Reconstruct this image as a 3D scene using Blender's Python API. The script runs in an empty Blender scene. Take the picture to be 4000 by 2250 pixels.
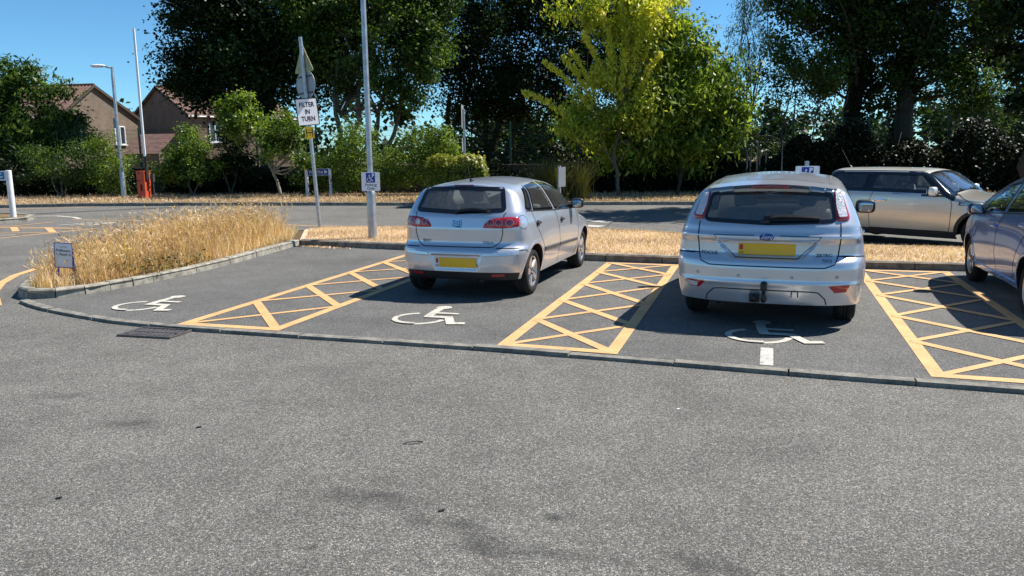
import bpy, bmesh, math, random
import numpy as np
from mathutils import Vector, Matrix
from mathutils.geometry import delaunay_2d_cdt
rng = np.random.default_rng(7); random.seed(7)
S = bpy.context.scene; COL = S.collection
rad = math.radians

# ------------------------------------------------------------------ camera, sky, sun, exposure
CAM_H, PITCH, ROLL = 1.757, 0.1692, 0.0114
cd = bpy.data.cameras.new('camera'); cam = bpy.data.objects.new('camera', cd); COL.objects.link(cam)
cd.sensor_width = 36; cd.lens = 1988/2576*36; cd.clip_end = 3000; cd.clip_start = .05
_f = Vector((0, math.cos(PITCH), -math.sin(PITCH))); _r0 = Vector((1,0,0)); _u0 = _r0.cross(_f)
_r = _r0*math.cos(ROLL)-_u0*math.sin(ROLL); _u = _u0*math.cos(ROLL)+_r0*math.sin(ROLL)
cam.matrix_world = Matrix(((_r.x,_u.x,-_f.x,0),(_r.y,_u.y,-_f.y,0),(_r.z,_u.z,-_f.z,CAM_H),(0,0,0,1)))
S.camera = cam
SUN_AZ, SUN_EL = rad(71), rad(53)            # azimuth clockwise from +y
W = bpy.data.worlds.new('World'); S.world = W; W.use_nodes = True
nt = W.node_tree; nt.nodes.clear()
sky = nt.nodes.new('ShaderNodeTexSky'); sky.sky_type = 'NISHITA'; sky.sun_disc = False
sky.sun_elevation = SUN_EL; sky.sun_rotation = SUN_AZ; sky.air_density = 1.0; sky.dust_density = .0; sky.ozone_density = 6.0; sky.altitude = 2000
bg = nt.nodes.new('ShaderNodeBackground'); bg.inputs[1].default_value = .08
wo = nt.nodes.new('ShaderNodeOutputWorld'); tn = nt.nodes.new('ShaderNodeMix'); tn.data_type = 'RGBA'; tn.blend_type = 'MULTIPLY'; tn.inputs[0].default_value = 1; tn.inputs[7].default_value = (.72,1.06,1.1,1)   # the photograph's cyan white balance
nt.links.new(sky.outputs[0], tn.inputs[6]); nt.links.new(tn.outputs[2], bg.inputs[0]); nt.links.new(bg.outputs[0], wo.inputs[0])
sl = bpy.data.lights.new('sun', 'SUN'); sl.energy = 5.0; sl.angle = rad(.5); sl.color = (1,.955,.88)
so = bpy.data.objects.new('sun', sl); COL.objects.link(so)
so.rotation_euler = Vector((math.sin(SUN_AZ)*math.cos(SUN_EL), math.cos(SUN_AZ)*math.cos(SUN_EL), math.sin(SUN_EL))).to_track_quat('Z','Y').to_euler()
S.view_settings.view_transform = 'Standard'; S.view_settings.look = 'None'; S.view_settings.exposure = .75; S.view_settings.gamma = 1
S.view_settings.use_curve_mapping = False
S.cycles.max_bounces = 8; S.cycles.transparent_max_bounces = 12

# ------------------------------------------------------------------ materials
class NB:
    def __init__(s, name):
        s.m = bpy.data.materials.new(name); s.m.use_nodes = True; s.t = s.m.node_tree; s.t.nodes.clear()
        s.out = s.n('OutputMaterial'); s.p = s.n('BsdfPrincipled'); s.l(s.p.outputs[0], s.out.inputs[0])
        s.co = None
    def n(s, k, **kw):
        a = s.t.nodes.new('ShaderNode'+k)
        for i, v in kw.items(): setattr(a, i, v)
        return a
    def l(s, a, b): s.t.links.new(a, b)
    def set(s, **kw):
        for k, v in kw.items():
            i = s.p.inputs[k.replace('_',' ')]
            if isinstance(v, bpy.types.NodeSocket): s.l(v, i)
            else: i.default_value = (*v,1) if isinstance(v, tuple) and len(v) == 3 else v
    def coord(s, kind='Object'):
        if not s.co: s.co = s.n('TexCoord')
        return s.co.outputs[kind]
    def noise(s, scale, detail=4, rough=.55, vec=None):
        a = s.n('TexNoise'); a.inputs['Scale'].default_value = scale; a.inputs['Detail'].default_value = detail; a.inputs['Roughness'].default_value = rough
        s.l(vec or s.coord(), a.inputs['Vector']); return a.outputs[0]
    def vor(s, scale, vec=None):
        a = s.n('TexVoronoi'); a.inputs['Scale'].default_value = scale; s.l(vec or s.coord(), a.inputs['Vector']); return a
    def ramp(s, fac, stops, interp='LINEAR'):
        a = s.n('ValToRGB'); e = a.color_ramp.elements; a.color_ramp.interpolation = interp
        while len(e) < len(stops): e.new(.5)
        for x, (p, c) in zip(e, stops):
            x.position = p; x.color = (*c,1) if isinstance(c, tuple) else (c,c,c,1)
        s.l(fac, a.inputs[0]); return a.outputs[0]
    def mix(s, fac, a, b, mode='MIX'):
        m = s.n('Mix', data_type='RGBA', blend_type=mode)
        for sock, v in ((m.inputs[0], fac), (m.inputs[6], a), (m.inputs[7], b)):
            if isinstance(v, bpy.types.NodeSocket): s.l(v, sock)
            else: sock.default_value = (*v,1) if isinstance(v, tuple) else v
        return m.outputs[2]
    def math(s, op, a, b=0.):
        m = s.n('Math', operation=op)
        for sock, v in ((m.inputs[0], a), (m.inputs[1], b)):
            if isinstance(v, bpy.types.NodeSocket): s.l(v, sock)
            else: sock.default_value = v
        return m.outputs[0]
    def bump(s, h, strength=.3, dist=.01):
        b = s.n('Bump'); b.inputs['Strength'].default_value = strength; b.inputs['Distance'].default_value = dist
        s.l(h, b.inputs['Height']); s.l(b.outputs[0], s.p.inputs['Normal'])
def plain(name, col, rough=.5, metal=0., var=.12, vs=6., spec=.5, coat=0., bump=0., bs=80.):
    b = NB(name); n = b.noise(vs, 5)
    c = b.mix(b.ramp(n, [(.3,0.),(.7,1.)]), tuple(x*(1-var) for x in col), tuple(min(1,x*(1+var)) for x in col))
    b.set(Base_Color=c, Roughness=rough, Metallic=metal, Specular_IOR_Level=spec, Coat_Weight=coat, Coat_Roughness=.05)
    if bump: b.bump(b.noise(bs, 3), bump, .004)
    return b.m
def asphalt(name, lo, hi, speck, stain=(), dusty=.25):
    b = NB(name); co = b.coord()
    v = b.vor(155.); v2 = b.vor(330.)
    sep = b.n('SeparateColor'); b.l(v.outputs['Color'], sep.inputs[0])
    c = b.ramp(sep.outputs[0], [(0,lo),(.5,tuple((x+y)/2 for x, y in zip(lo,hi))),(.8,hi),(.93,tuple((x+y)/2 for x, y in zip(hi,speck))),(1,speck)])
    sep2 = b.n('SeparateColor'); b.l(v2.outputs['Color'], sep2.inputs[0])
    c = b.mix(.35, c, b.ramp(sep2.outputs[1], [(0,tuple(x*.6 for x in lo)),(1,hi)]))
    big = b.noise(.55, 6, .6); mid = b.noise(2.6, 5, .6)
    c = b.mix(1., c, b.ramp(big, [(.25,.74),(.5,1.),(.75,1.16)]), 'MULTIPLY')
    c = b.mix(1., c, b.ramp(mid, [(.28,.84),(.55,1.),(.8,1.1)]), 'MULTIPLY')
    tint = b.noise(30, 2); c = b.mix(1., c, b.ramp(tint, [(.3,(1.03,.99,.95)),(.7,(.96,1.0,1.05))]), 'MULTIPLY')
    if stain:   # worn oil and tyre marks: (centre x, y, radius x, radius y, angle, depth)
        wob = b.noise(5., 5, .6); warp = b.n('VectorMath', operation='ADD'); sc = b.n('VectorMath', operation='SCALE'); sc.inputs[3].default_value = .5
        nn = b.n('TexNoise'); nn.inputs['Scale'].default_value = 2.2; nn.inputs['Detail'].default_value = 5; b.l(co, nn.inputs['Vector'])
        b.l(nn.outputs['Color'], sc.inputs[0]); b.l(co, warp.inputs[0]); b.l(sc.outputs[0], warp.inputs[1])
        for (x, y, rx, ry, an, d) in stain:
            mp = b.n('Mapping', vector_type='TEXTURE'); mp.inputs['Location'].default_value = (x+.25,y+.25,.0); mp.inputs['Rotation'].default_value = (0,0,an); mp.inputs['Scale'].default_value = (rx,ry,1e3)
            b.l(warp.outputs[0], mp.inputs[0]); g = b.n('TexGradient', gradient_type='SPHERICAL'); b.l(mp.outputs[0], g.inputs[0])
            c = b.mix(b.math('MULTIPLY', b.ramp(b.math('MULTIPLY', g.outputs[1], wob), [(.05,0.),(.5,1.)]), d), c, (.02,.02,.021))
    h = b.math('ADD', b.math('MULTIPLY', v.outputs['Distance'], -1.), b.math('MULTIPLY', b.noise(400,2), .2))
    b.bump(h, .75, .006); b.set(Base_Color=c, Roughness=.85, Specular_IOR_Level=.3)
    return b.m
def wornpaint(name, col, under, thr=.35):
    b = NB(name); n = b.noise(9., 8, .7); n2 = b.noise(110., 3, .6); v = b.vor(105.)
    c = b.mix(b.ramp(b.noise(3.,4), [(.3,0.),(.7,1.)]), tuple(x*.76 for x in col), col)
    w = b.ramp(b.math('ADD', b.math('MULTIPLY', n, .65), b.math('MULTIPLY', n2, .35)), [(thr-.05,1.),(thr+.03,0.)])
    c = b.mix(w, c, under); b.bump(b.math('MULTIPLY', v.outputs['Distance'], -1.), .35, .004)
    b.set(Base_Color=c, Roughness=.7); return b.m
def concrete(name, col=(.33,.31,.27), dark=(.12,.115,.10)):
    b = NB(name); n = b.noise(7, 8, .65); n2 = b.noise(60, 5, .6)
    c = b.mix(b.ramp(n, [(.35,1.),(.6,0.)]), col, dark); c = b.mix(1., c, b.ramp(n2, [(.3,.75),(.7,1.15)]), 'MULTIPLY')
    b.set(Base_Color=c, Roughness=.9, Specular_IOR_Level=.25); b.bump(n2, .5, .006); return b.m
def carpaint(name, col, metal=.65, rough=.3):
    b = NB(name); fl = b.vor(900.); n = b.noise(3., 4)
    c = b.mix(b.ramp(n, [(.3,0.),(.7,1.)]), tuple(x*.95 for x in col), col)
    dirt = b.ramp(b.noise(14., 8, .7), [(.55,0.),(.8,.14)])
    c = b.mix(dirt, c, (.2,.17,.13))
    b.set(Base_Color=c, Metallic=metal, Roughness=rough, Coat_Weight=.85, Coat_Roughness=.04, Coat_IOR=1.5); return b.m
def glassmat(name, tint, rough=.02, dirt=.06):
    b = NB(name); b.t.nodes.remove(b.p)
    tr = b.n('BsdfTransparent'); tr.inputs[0].default_value = (*tint,1); gl = b.n('BsdfGlossy'); gl.inputs['Roughness'].default_value = rough; gl.inputs[0].default_value = (.95,.97,1,1)
    df = b.n('BsdfDiffuse'); df.inputs[0].default_value = (.42,.42,.4,1)
    fr = b.n('Fresnel'); fr.inputs[0].default_value = 1.5; m = b.n('MixShader'); b.l(b.math('MULTIPLY', fr.outputs[0], 2.0), m.inputs[0]); b.l(tr.outputs[0], m.inputs[1]); b.l(gl.outputs[0], m.inputs[2])
    m2 = b.n('MixShader'); b.l(b.ramp(b.noise(55., 7, .75), [(.3,dirt*.6),(.75,dirt*1.3)]), m2.inputs[0]); b.l(m.outputs[0], m2.inputs[1]); b.l(df.outputs[0], m2.inputs[2]); b.l(m2.outputs[0], b.out.inputs[0]); return b.m
def lens(name, col, rough=.12, cell=0.):
    b = NB(name); c = b.mix(b.ramp(b.noise(40,2), [(.3,0.),(.7,1.)]), tuple(x*.8 for x in col), col)
    b.set(Base_Color=c, Roughness=rough, Coat_Weight=1., Coat_Roughness=.03, Specular_IOR_Level=.6)
    if cell:
        v = b.vor(cell); b.bump(v.outputs['Distance'], .9, .01)
    return b.m
def leaf(name, stops, trans=.35, spec=.4, rough=.42):
    b = NB(name); a = b.n('Attribute', attribute_name='tint'); c = b.ramp(a.outputs['Fac'], stops)
    b.set(Base_Color=c, Roughness=rough, Specular_IOR_Level=spec)
    t = b.n('BsdfTranslucent'); b.l(b.mix(1., c, (1.4,1.45,.65), 'MULTIPLY'), t.inputs[0]); m = b.n('MixShader'); m.inputs[0].default_value = trans
    b.l(b.p.outputs[0], m.inputs[1]); b.l(t.outputs[0], m.inputs[2]); b.l(m.outputs[0], b.out.inputs[0]); return b.m
def bark(name, a=(.07,.055,.04), c2=(.2,.17,.13)):
    b = NB(name); mp = b.n('Mapping'); mp.inputs['Scale'].default_value = (1,1,.25); b.l(b.coord(), mp.inputs[0]); n = b.noise(22, 6, .65, mp.outputs[0])
    b.set(Base_Color=b.mix(b.ramp(n, [(.35,0.),(.65,1.)]), a, c2), Roughness=.9); b.bump(n, .8, .02); return b.m

STAINS = [(-0.75, 3.86, 0.5, 0.12, -0.15, 0.56), (-0.35, 3.6, 0.55, 0.13, -0.65, 0.56), (-0.1, 3.42, 0.35, 0.16, -0.5, 0.56), (0.2, 3.26, 0.55, 0.08, -0.25, 0.47), (0.75, 3.2, 0.3, 0.1, -0.7, 0.56), (0.95, 3.15, 0.26, 0.08, -0.9, 0.56), (-2.6, 5.1, 0.4, 0.16, 0.1, 0.56), (-2.0, 4.3, 0.9, 0.5, 0.3, 0.19), (-3.4, 5.8, 0.35, 0.1, 0, 0.43), (0.25, 3.7, 0.1, 0.07, 0, 0.75), (-0.95, 3.35, 0.09, 0.06, 0, 0.65), (2.4, 3.4, 0.12, 0.07, 0, 0.56), (1.6, 4.6, 0.9, 0.3, 0.2, 0.11)]
M = dict(
 road=asphalt('road_asphalt', (.030,.0285,.026), (.225,.213,.191), (.54,.51,.45), STAINS),
 bay=asphalt('bay_asphalt', (.048,.047,.045), (.18,.175,.165), (.42,.405,.37)),
 patch=asphalt('old_patch_asphalt', (.05,.05,.05), (.10,.10,.10), (.2,.2,.19)),
 yellow=wornpaint('yellow_road_paint', (.68,.39,.165), (.16,.14,.11), .40),
 white=wornpaint('white_road_paint', (.56,.525,.45), (.13,.13,.125), .43),
 whiteold=wornpaint('old_white_road_paint', (.55,.53,.48), (.13,.13,.128), .45),
 kerb=concrete('kerb_concrete', (.36,.335,.28), (.15,.145,.12)), flush=concrete('flush_kerb_concrete', (.25,.235,.20), (.12,.115,.105)),
 shadekerb=concrete('shaded_kerb_concrete', (.30,.27,.225), (.13,.12,.10)),  # darker copy of the kerb concrete, shade put into its colour
 wall=concrete('wall_render', (.085,.075,.06), (.04,.035,.03)),
 galv=plain('galvanised_steel', (.42,.44,.46), .42, .75, .2, 9.), whitepost=plain('white_painted_post', (.74,.74,.75), .45),
 white_plate=plain('white_sign_face', (.78,.79,.82), .4, 0, .04), black_ink=plain('black_sign_ink', (.012,.012,.014), .5), blue_ink=plain('blue_sign_ink', (.012,.035,.28), .4, 0, .05),
 teal_ink=plain('teal_sign_ink', (.01,.16,.36), .4, 0, .05), yellow_plate=plain('yellow_sign_face', (.85,.55,.01), .4, 0, .05), greyback=plain('grey_sign_back', (.34,.36,.37), .5, .3, .15, 12.), olive=plain('mossy_sign_back', (.36,.36,.20), .6, .1, .25, 14.),
 orange=plain('orange_cabinet_paint', (.50,.075,.03), .55, 0, .14, 5.), iron=plain('cast_iron', (.12,.108,.10), .55, .5, .3, 20., bump=.3), black=plain('black_plastic', (.012,.012,.013), .5), pit=plain('drain_pit', (.004,.004,.004), .9),
 blackgloss=plain('black_glass_border', (.008,.008,.01), .08, 0, .1, 6., .5, .5), rubber=plain('tyre_rubber', (.018,.018,.019), .85, 0, .25, 14., .3, 0, .3, 120.), trim=plain('dark_grey_trim', (.055,.057,.06), .6),
 alloy=plain('alloy_wheel', (.62,.62,.64), .28, .85, .1, 8.), chrome=plain('chrome', (.75,.76,.78), .1, 1., .03), dark_metal=plain('dark_metal', (.03,.03,.03), .6, .4),
 silver_a=carpaint('silver_paint', (.63,.655,.71), .62, .28), silver_b=carpaint('silver_grey_paint', (.635,.655,.695), .62, .28), gold=carpaint('champagne_paint', (.53,.50,.435), .65, .28), goldroof=carpaint('champagne_roof_paint', (.74,.73,.66), .3, .3), blue=carpaint('blue_paint', (.21,.34,.66), .5, .22),
 glass=glassmat('car_glass', (.80,.85,.84)), dusty=glassmat('dusty_rear_glass', (.88,.92,.91), .03, .15), tint=glassmat('tinted_glass', (.22,.24,.27), .02, .04),
 lining=plain('interior_lining', (.62,.62,.60), .85), seatcloth=plain('seat_cloth', (.17,.175,.19), .9, 0, .2, 30.), dash=plain('dashboard_plastic', (.12,.122,.127), .7),
 red=lens('red_lens', (.42,.008,.016)), dred=lens('dark_red_lens', (.22,.005,.012)), clear=lens('clear_lens', (.72,.73,.76), .15, 90.), lampring=lens('lamp_ring_lens', (.75,.22,.22)), smoke=lens('smoked_lens', (.16,.02,.025)), plate=plain('yellow_number_plate', (.85,.47,.02), .35, 0, .04), fordblue=plain('blue_badge_enamel', (.01,.03,.22), .2, 0, .05, 6., .5, 1.), redink=plain('red_crest_ink', (.5,.03,.03), .4), seal=plain('panel_gap', (.006,.006,.007), .9),
 mirror=plain('mirror_glass', (.35,.38,.42), .05, 1., .02),
 bark=bark('brown_bark'), palebark=bark('pale_bark', (.16,.13,.09), (.42,.36,.27)), darkbark=bark('dark_bark', (.03,.025,.02), (.08,.065,.05)),
)
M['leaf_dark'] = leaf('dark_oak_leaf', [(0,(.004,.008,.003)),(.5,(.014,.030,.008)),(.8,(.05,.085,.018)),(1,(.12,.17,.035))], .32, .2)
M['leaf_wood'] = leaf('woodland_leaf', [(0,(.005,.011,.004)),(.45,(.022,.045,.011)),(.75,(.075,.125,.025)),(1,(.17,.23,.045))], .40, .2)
M['leaf_mid'] = leaf('mid_green_leaf', [(0,(.009,.02,.006)),(.45,(.035,.072,.015)),(.75,(.13,.20,.038)),(1,(.27,.35,.08))], .40, .25)
M['leaf_yellow'] = leaf('yellow_green_leaf', [(0,(.03,.055,.01)),(.25,(.16,.22,.025)),(.55,(.44,.47,.055)),(1,(.80,.70,.11))], .48, .25)
M['leaf_bright'] = leaf('bright_green_leaf', [(0,(.016,.035,.007)),(.4,(.065,.115,.018)),(.7,(.19,.27,.04)),(1,(.38,.43,.08))], .42, .3)
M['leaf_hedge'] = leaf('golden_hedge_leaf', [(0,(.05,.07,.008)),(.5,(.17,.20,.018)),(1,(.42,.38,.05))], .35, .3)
M['leaf_pale'] = leaf('willow_leaf', [(0,(.08,.12,.03)),(1,(.28,.34,.12))], .45)
M['leaf_lime'] = leaf('lime_green_leaf', [(0,(.02,.045,.008)),(.4,(.09,.15,.02)),(.7,(.27,.35,.045)),(1,(.50,.53,.10))], .45, .3)
M['leaf_shade'] = leaf('shaded_ivy_leaf', [(0,(.004,.007,.003)),(.7,(.010,.018,.006)),(1,(.035,.05,.015))], .15, .15)  # near-black ivy and hedge leaf, with shade painted into the tone
M['straw'] = leaf('dry_grass_blade', [(0,(.19,.115,.065)),(.25,(.52,.32,.17)),(.6,(.75,.52,.30)),(1,(.92,.80,.61))], .35, .2, .7)
M['straw_short'] = leaf('short_dry_grass_blade', [(0,(.34,.22,.14)),(.5,(.73,.54,.38)),(1,(.90,.75,.58))], .25, .2, .8)
M['weed'] = leaf('weed_leaf', [(0,(.05,.05,.015)),(1,(.16,.15,.04))], .3)
M['petal'] = plain('yellow_petal', (.8,.6,.02), .6)
def drysoil(name, a, b2, c3, sc):
    b = NB(name); n = b.noise(sc, 8, .7); n2 = b.noise(sc*14, 6, .75); n3 = b.noise(.9, 5, .6)
    c = b.ramp(n2, [(.28,a),(.5,b2),(.72,c3)]); c = b.mix(1., c, b.ramp(n, [(.3,.72),(.65,1.1)]), 'MULTIPLY'); c = b.mix(1., c, b.ramp(n3, [(.3,.82),(.7,1.1)]), 'MULTIPLY')
    b.set(Base_Color=c, Roughness=.95, Specular_IOR_Level=.15); b.bump(n2, .9, .03); return b.m
M['verge'] = drysoil('dry_turf', (.36,.24,.16), (.72,.53,.37), (.88,.71,.54), 3.)
M['farverge'] = drysoil('dry_bank', (.08,.055,.028), (.22,.15,.08), (.42,.31,.17), 2.)
M['soil'] = drysoil('dry_soil', (.06,.04,.025), (.15,.10,.06), (.25,.18,.11), 5.)
M['terrain'] = drysoil('scrubby_ground', (.05,.05,.02), (.12,.11,.05), (.2,.17,.09), .4)

# ------------------------------------------------------------------ mesh helpers
def link(o, parent=None):
    COL.objects.link(o)
    if parent is not None: o.parent = parent
    return o
def tag(o, label=None, cat=None, group=None, kind=None):
    if label: o['label'] = label
    if cat: o['category'] = cat
    if group: o['group'] = group
    if kind: o['kind'] = kind
    return o
def empty(name, loc=(0,0,0), rz=0.): 
    o = bpy.data.objects.new(name, None); link(o); o.location = loc; o.rotation_euler = (0,0,rz); o.empty_display_size = .2; return o
def mk(name, v, f, m, parent=None, smooth=False, normals=None, mats=None, mi=None):
    me = bpy.data.meshes.new(name); me.from_pydata([tuple(map(float,p)) for p in v], [], [tuple(map(int,q)) for q in f])
    for x in (mats or [m]): me.materials.append(x)
    if mi is not None: me.polygons.foreach_set('material_index', np.asarray(mi, dtype=np.int32))
    if smooth: me.polygons.foreach_set('use_smooth', np.ones(len(me.polygons), dtype=bool))
    me.update()
    if normals is not None: me.normals_split_custom_set_from_vertices([tuple(map(float,n)) for n in normals])
    return link(bpy.data.objects.new(name, me), parent)
class MB:
    def __init__(s): s.v = []; s.f = []
    def add(s, v, f):
        o = len(s.v); s.v += [tuple(p) for p in v]; s.f += [tuple(i+o for i in q) for q in f]; return s
    def box(s, c, d, bev=0., rz=0., rx=0., ry=0.):
        bm = bmesh.new(); bmesh.ops.create_cube(bm, size=1.); bmesh.ops.scale(bm, vec=d, verts=bm.verts)
        if bev: bmesh.ops.bevel(bm, geom=bm.edges[:], offset=bev, segments=2, affect='EDGES', profile=.6)
        R = Matrix.Rotation(rz,4,'Z') @ Matrix.Rotation(ry,4,'Y') @ Matrix.Rotation(rx,4,'X'); bm.verts.index_update()
        s.add([R @ v.co + Vector(c) for v in bm.verts], [[v.index for v in f.verts] for f in bm.faces]); bm.free(); return s
    def tube(s, pts, r, n=10, cap=True):
        pts = [Vector(p) for p in pts]; rr = r if isinstance(r, (list, tuple)) else [r]*len(pts); rings = []
        for i, p in enumerate(pts):
            d = (pts[min(i+1,len(pts)-1)]-pts[max(i-1,0)]).normalized(); a = d.orthogonal().normalized() if i == 0 else (s_a - d*s_a.dot(d)).normalized()
            s_a = a; b = d.cross(a); rings.append([p+(a*math.cos(t*2*math.pi/n)+b*math.sin(t*2*math.pi/n))*rr[i] for t in range(n)])
        v = [q for R in rings for q in R]; f = [(i*n+j, i*n+(j+1)%n, (i+1)*n+(j+1)%n, (i+1)*n+j) for i in range(len(pts)-1) for j in range(n)]
        if cap: f += [tuple(reversed(range(n))), tuple(range((len(pts)-1)*n, len(pts)*n))]
        return s.add(v, f)
    def lathe(s, prof, n=32, axis='x', c=(0,0,0)):
        v = []; 
        for (a, r) in prof:
            for t in range(n):
                co, si = math.cos(2*math.pi*t/n)*r, math.sin(2*math.pi*t/n)*r
                v.append({'x':(c[0]+a,c[1]+co,c[2]+si),'z':(c[0]+co,c[1]+si,c[2]+a),'y':(c[0]+co,c[1]+a,c[2]+si)}[axis])
        f = [(i*n+j, i*n+(j+1)%n, (i+1)*n+(j+1)%n, (i+1)*n+j) for i in range(len(prof)-1) for j in range(n)]
        return s.add(v, f)
    def prism(s, poly, z0, z1):
        n = len(poly); v = [(x,y,z0) for x, y in poly]+[(x,y,z1) for x, y in poly]
        return s.add(v, [tuple(reversed(range(n))), tuple(range(n,2*n))]+[(i,(i+1)%n,n+(i+1)%n,n+i) for i in range(n)])
    def ell(s, c, r, nu=16, nv=10):
        v = [(c[0]+r[0]*math.cos(a)*math.cos(b), c[1]+r[1]*math.sin(a)*math.cos(b), c[2]+r[2]*math.sin(b)) for b in np.linspace(-math.pi/2,math.pi/2,nv) for a in np.linspace(0,2*math.pi,nu,endpoint=False)]
        return s.add(v, [(i*nu+j, i*nu+(j+1)%nu, (i+1)*nu+(j+1)%nu, (i+1)*nu+j) for i in range(nv-1) for j in range(nu)])
    def sup(s, d, e=.55, nu=24, nv=14):
        g = lambda c: math.copysign(abs(c)**e, c); v = [(d[0]/2*g(math.cos(a))*g(math.cos(b)), d[1]/2*g(math.sin(a))*g(math.cos(b)), d[2]/2*g(math.sin(b))) for b in np.linspace(-math.pi/2,math.pi/2,nv) for a in np.linspace(0,2*math.pi,nu,endpoint=False)]
        return s.add(v, [(i*nu+j, i*nu+(j+1)%nu, (i+1)*nu+(j+1)%nu, (i+1)*nu+j) for i in range(nv-1) for j in range(nu)])
    def build(s, name, m, parent=None, smooth=False):
        o = mk(name, s.v, s.f, m, parent, smooth)
        if smooth == 'auto':
            me = o.data; bm = bmesh.new(); bm.from_mesh(me)
            for e in bm.edges: e.smooth = len(e.link_faces) == 2 and e.calc_face_angle(0) < .7
            bm.to_mesh(me); bm.free()
        return o
def stroke(pts, w, closed=False):
    """flat strip along a polyline with mitred joints -> list of 2-D quads"""
    P = [np.array(p, float) for p in pts]; n = len(P); L, R = [], []
    for i in range(n):
        a = P[i-1] if (i or closed) else P[i]; b = P[(i+1) % n] if (i < n-1 or closed) else P[i]
        d1 = P[i]-a; d2 = b-P[i]
        d1 = d1/np.linalg.norm(d1) if np.linalg.norm(d1) > 1e-9 else d2/np.linalg.norm(d2)
        d2 = d2/np.linalg.norm(d2) if np.linalg.norm(d2) > 1e-9 else d1
        t = d1+d2; t /= np.linalg.norm(t); nrm = np.array([-t[1],t[0]]); k = 1/max(.35, nrm @ np.array([-d1[1],d1[0]]))
        ww = w[i] if isinstance(w, (list, tuple)) else w
        L.append(P[i]+nrm*ww/2*k); R.append(P[i]-nrm*ww/2*k)
    m = n if closed else n-1
    return [(L[i], R[i], R[(i+1) % n], L[(i+1) % n]) for i in range(m)]
def flat(name, quads, z, m, parent=None, th=.0, tf=None):
    v, f = [], []
    for i, q in enumerate(quads):
        o = len(v)
        for p in q:
            p = tf(p) if tf else p; v.append((p[0],p[1],z+.00045*(i % 23)))
        f.append(tuple(range(o,o+len(q))))
    v2, f2 = list(v), []
    for q in f:
        p = [np.array(v[i][:2]) for i in q]; ar = sum(p[i][0]*p[(i+1)%len(p)][1]-p[(i+1)%len(p)][0]*p[i][1] for i in range(len(p)))
        f2.append(q if ar > 0 else tuple(reversed(q)))
    return mk(name, v2, f2, m, parent)
def sheet(name, poly, z, m, kind='structure', step=None):
    """polygon sheet, triangulated"""
    r = delaunay_2d_cdt([Vector(p) for p in poly], [], [list(range(len(poly)))], 1, 1e-5)
    return tag(mk(name, [(p.x,p.y,z) for p in r[0]], r[2], m), kind=kind)
_tc = {}
def textmesh(body, size=1., bold=.0, align='CENTER', shear=0., space=1.):
    k = (body, bold, align, shear, space)
    if k not in _tc:
        c = bpy.data.curves.new('txt', 'FONT'); c.body = body; c.size = 1; c.offset = bold; c.align_x = align; c.align_y = 'CENTER'; c.shear = shear; c.space_character = space; c.resolution_u = 2
        o = bpy.data.objects.new('txt', c); COL.objects.link(o); dg = bpy.context.evaluated_depsgraph_get(); me = bpy.data.meshes.new_from_object(o.evaluated_get(dg))
        _tc[k] = ([tuple(v.co[:2]) for v in me.vertices], [tuple(p.vertices) for p in me.polygons])
        bpy.data.objects.remove(o); bpy.data.meshes.remove(me); bpy.data.curves.remove(c)
    v, f = _tc[k]; return [(x*size, y*size) for x, y in v], f
def arc(cx, cy, r, a0, a1, n=20): return [(cx+r*math.cos(t), cy+r*math.sin(t)) for t in np.linspace(rad(a0), rad(a1), n)]
def disc(cx, cy, r, n=18): return [tuple(arc(cx,cy,r,0,360-360/n,n))]
def wheelchair(scale=1.):
    q = stroke(arc(.38,.33,.30,115,352,34), .07); q += disc(.42,.99,.10)
    q += stroke([(.40,.90),(.42,.60),(.44,.42)], .105); q += stroke([(.42,.65),(.74,.65)], .075)
    q += stroke([(.40,.43),(.70,.43),(.84,.12),(1.0,.16)], .10)
    return [[(x*scale, y*scale) for x, y in p] for p in q]
for _t in [('FILTER',.03),('IN',.03),('TURN',.03),('Parking',.012),('Only',.012),('P',.04),('H',.0),('100',.0),('10',.0),('Way Out',.01),('Pollinator',.02),('Patch',.02),('ANOTHER',0.),('GBJ',.0),('SEAT',.0),('FOCUS',.0),('ZETEC',.0),('TDCi',.0),('Ford',.02)]:
    textmesh(_t[0], 1., _t[1])

# ------------------------------------------------------------------ the setting: ground, road, bays, verges, kerbs
ZR = -.025                                    # road level, the bays lie at 0
tag(mk('ground', [(-900,-700,-.09),(900,-700,-.09),(900,1500,-.09),(-900,1500,-.09)], [(0,1,2,3)], M['terrain']), kind='structure')
FARK = [(-60,25.5),(-30,27.6),(-22,28.6),(-16,29.6),(-10,29.),(-3,27.7),(3,27.),(8,26.2),(16,24.4),(30,20.5),(60,12)]
road = sheet('road', [(-60,-12),(60,-12)]+FARK[::-1], ZR, M['road'])
FK = [(-6.08,9.82),(-5.8,9.55),(-5.5,9.3),(-5.0,8.96),(-4.35,8.56),(-3.56,8.2),(-2.4,7.83),(-1.15,7.44),(-.13,7.11),(.9,6.74),(1.7,6.43),(2.57,6.1),(3.31,5.84),(3.82,5.66),(5.5,5.06),(8,4.2),(14,2.1)]
BK = [(-4.2,15.62),(-3.25,15.15),(-2.0,14.62),(-.5,13.8),(1.3,12.85),(2.0,12.58),(2.66,12.36),(4.0,11.98),(5.25,11.62),(6.5,11.3),(9,10.5),(14,8.9)]
IS = [(-4.2,15.62),(-4.42,14.2),(-4.63,12.9),(-4.88,11.8),(-5.2,10.9),(-5.5,10.25),(-5.78,9.93),(-6.1,9.86),(-6.42,10.12),(-6.7,10.7),(-6.95,11.5),(-7.1,12.5),(-7.0,14.),(-6.6,15.6),(-6.0,16.8),(-5.2,17.6),(-4.7,17.95)]
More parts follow.
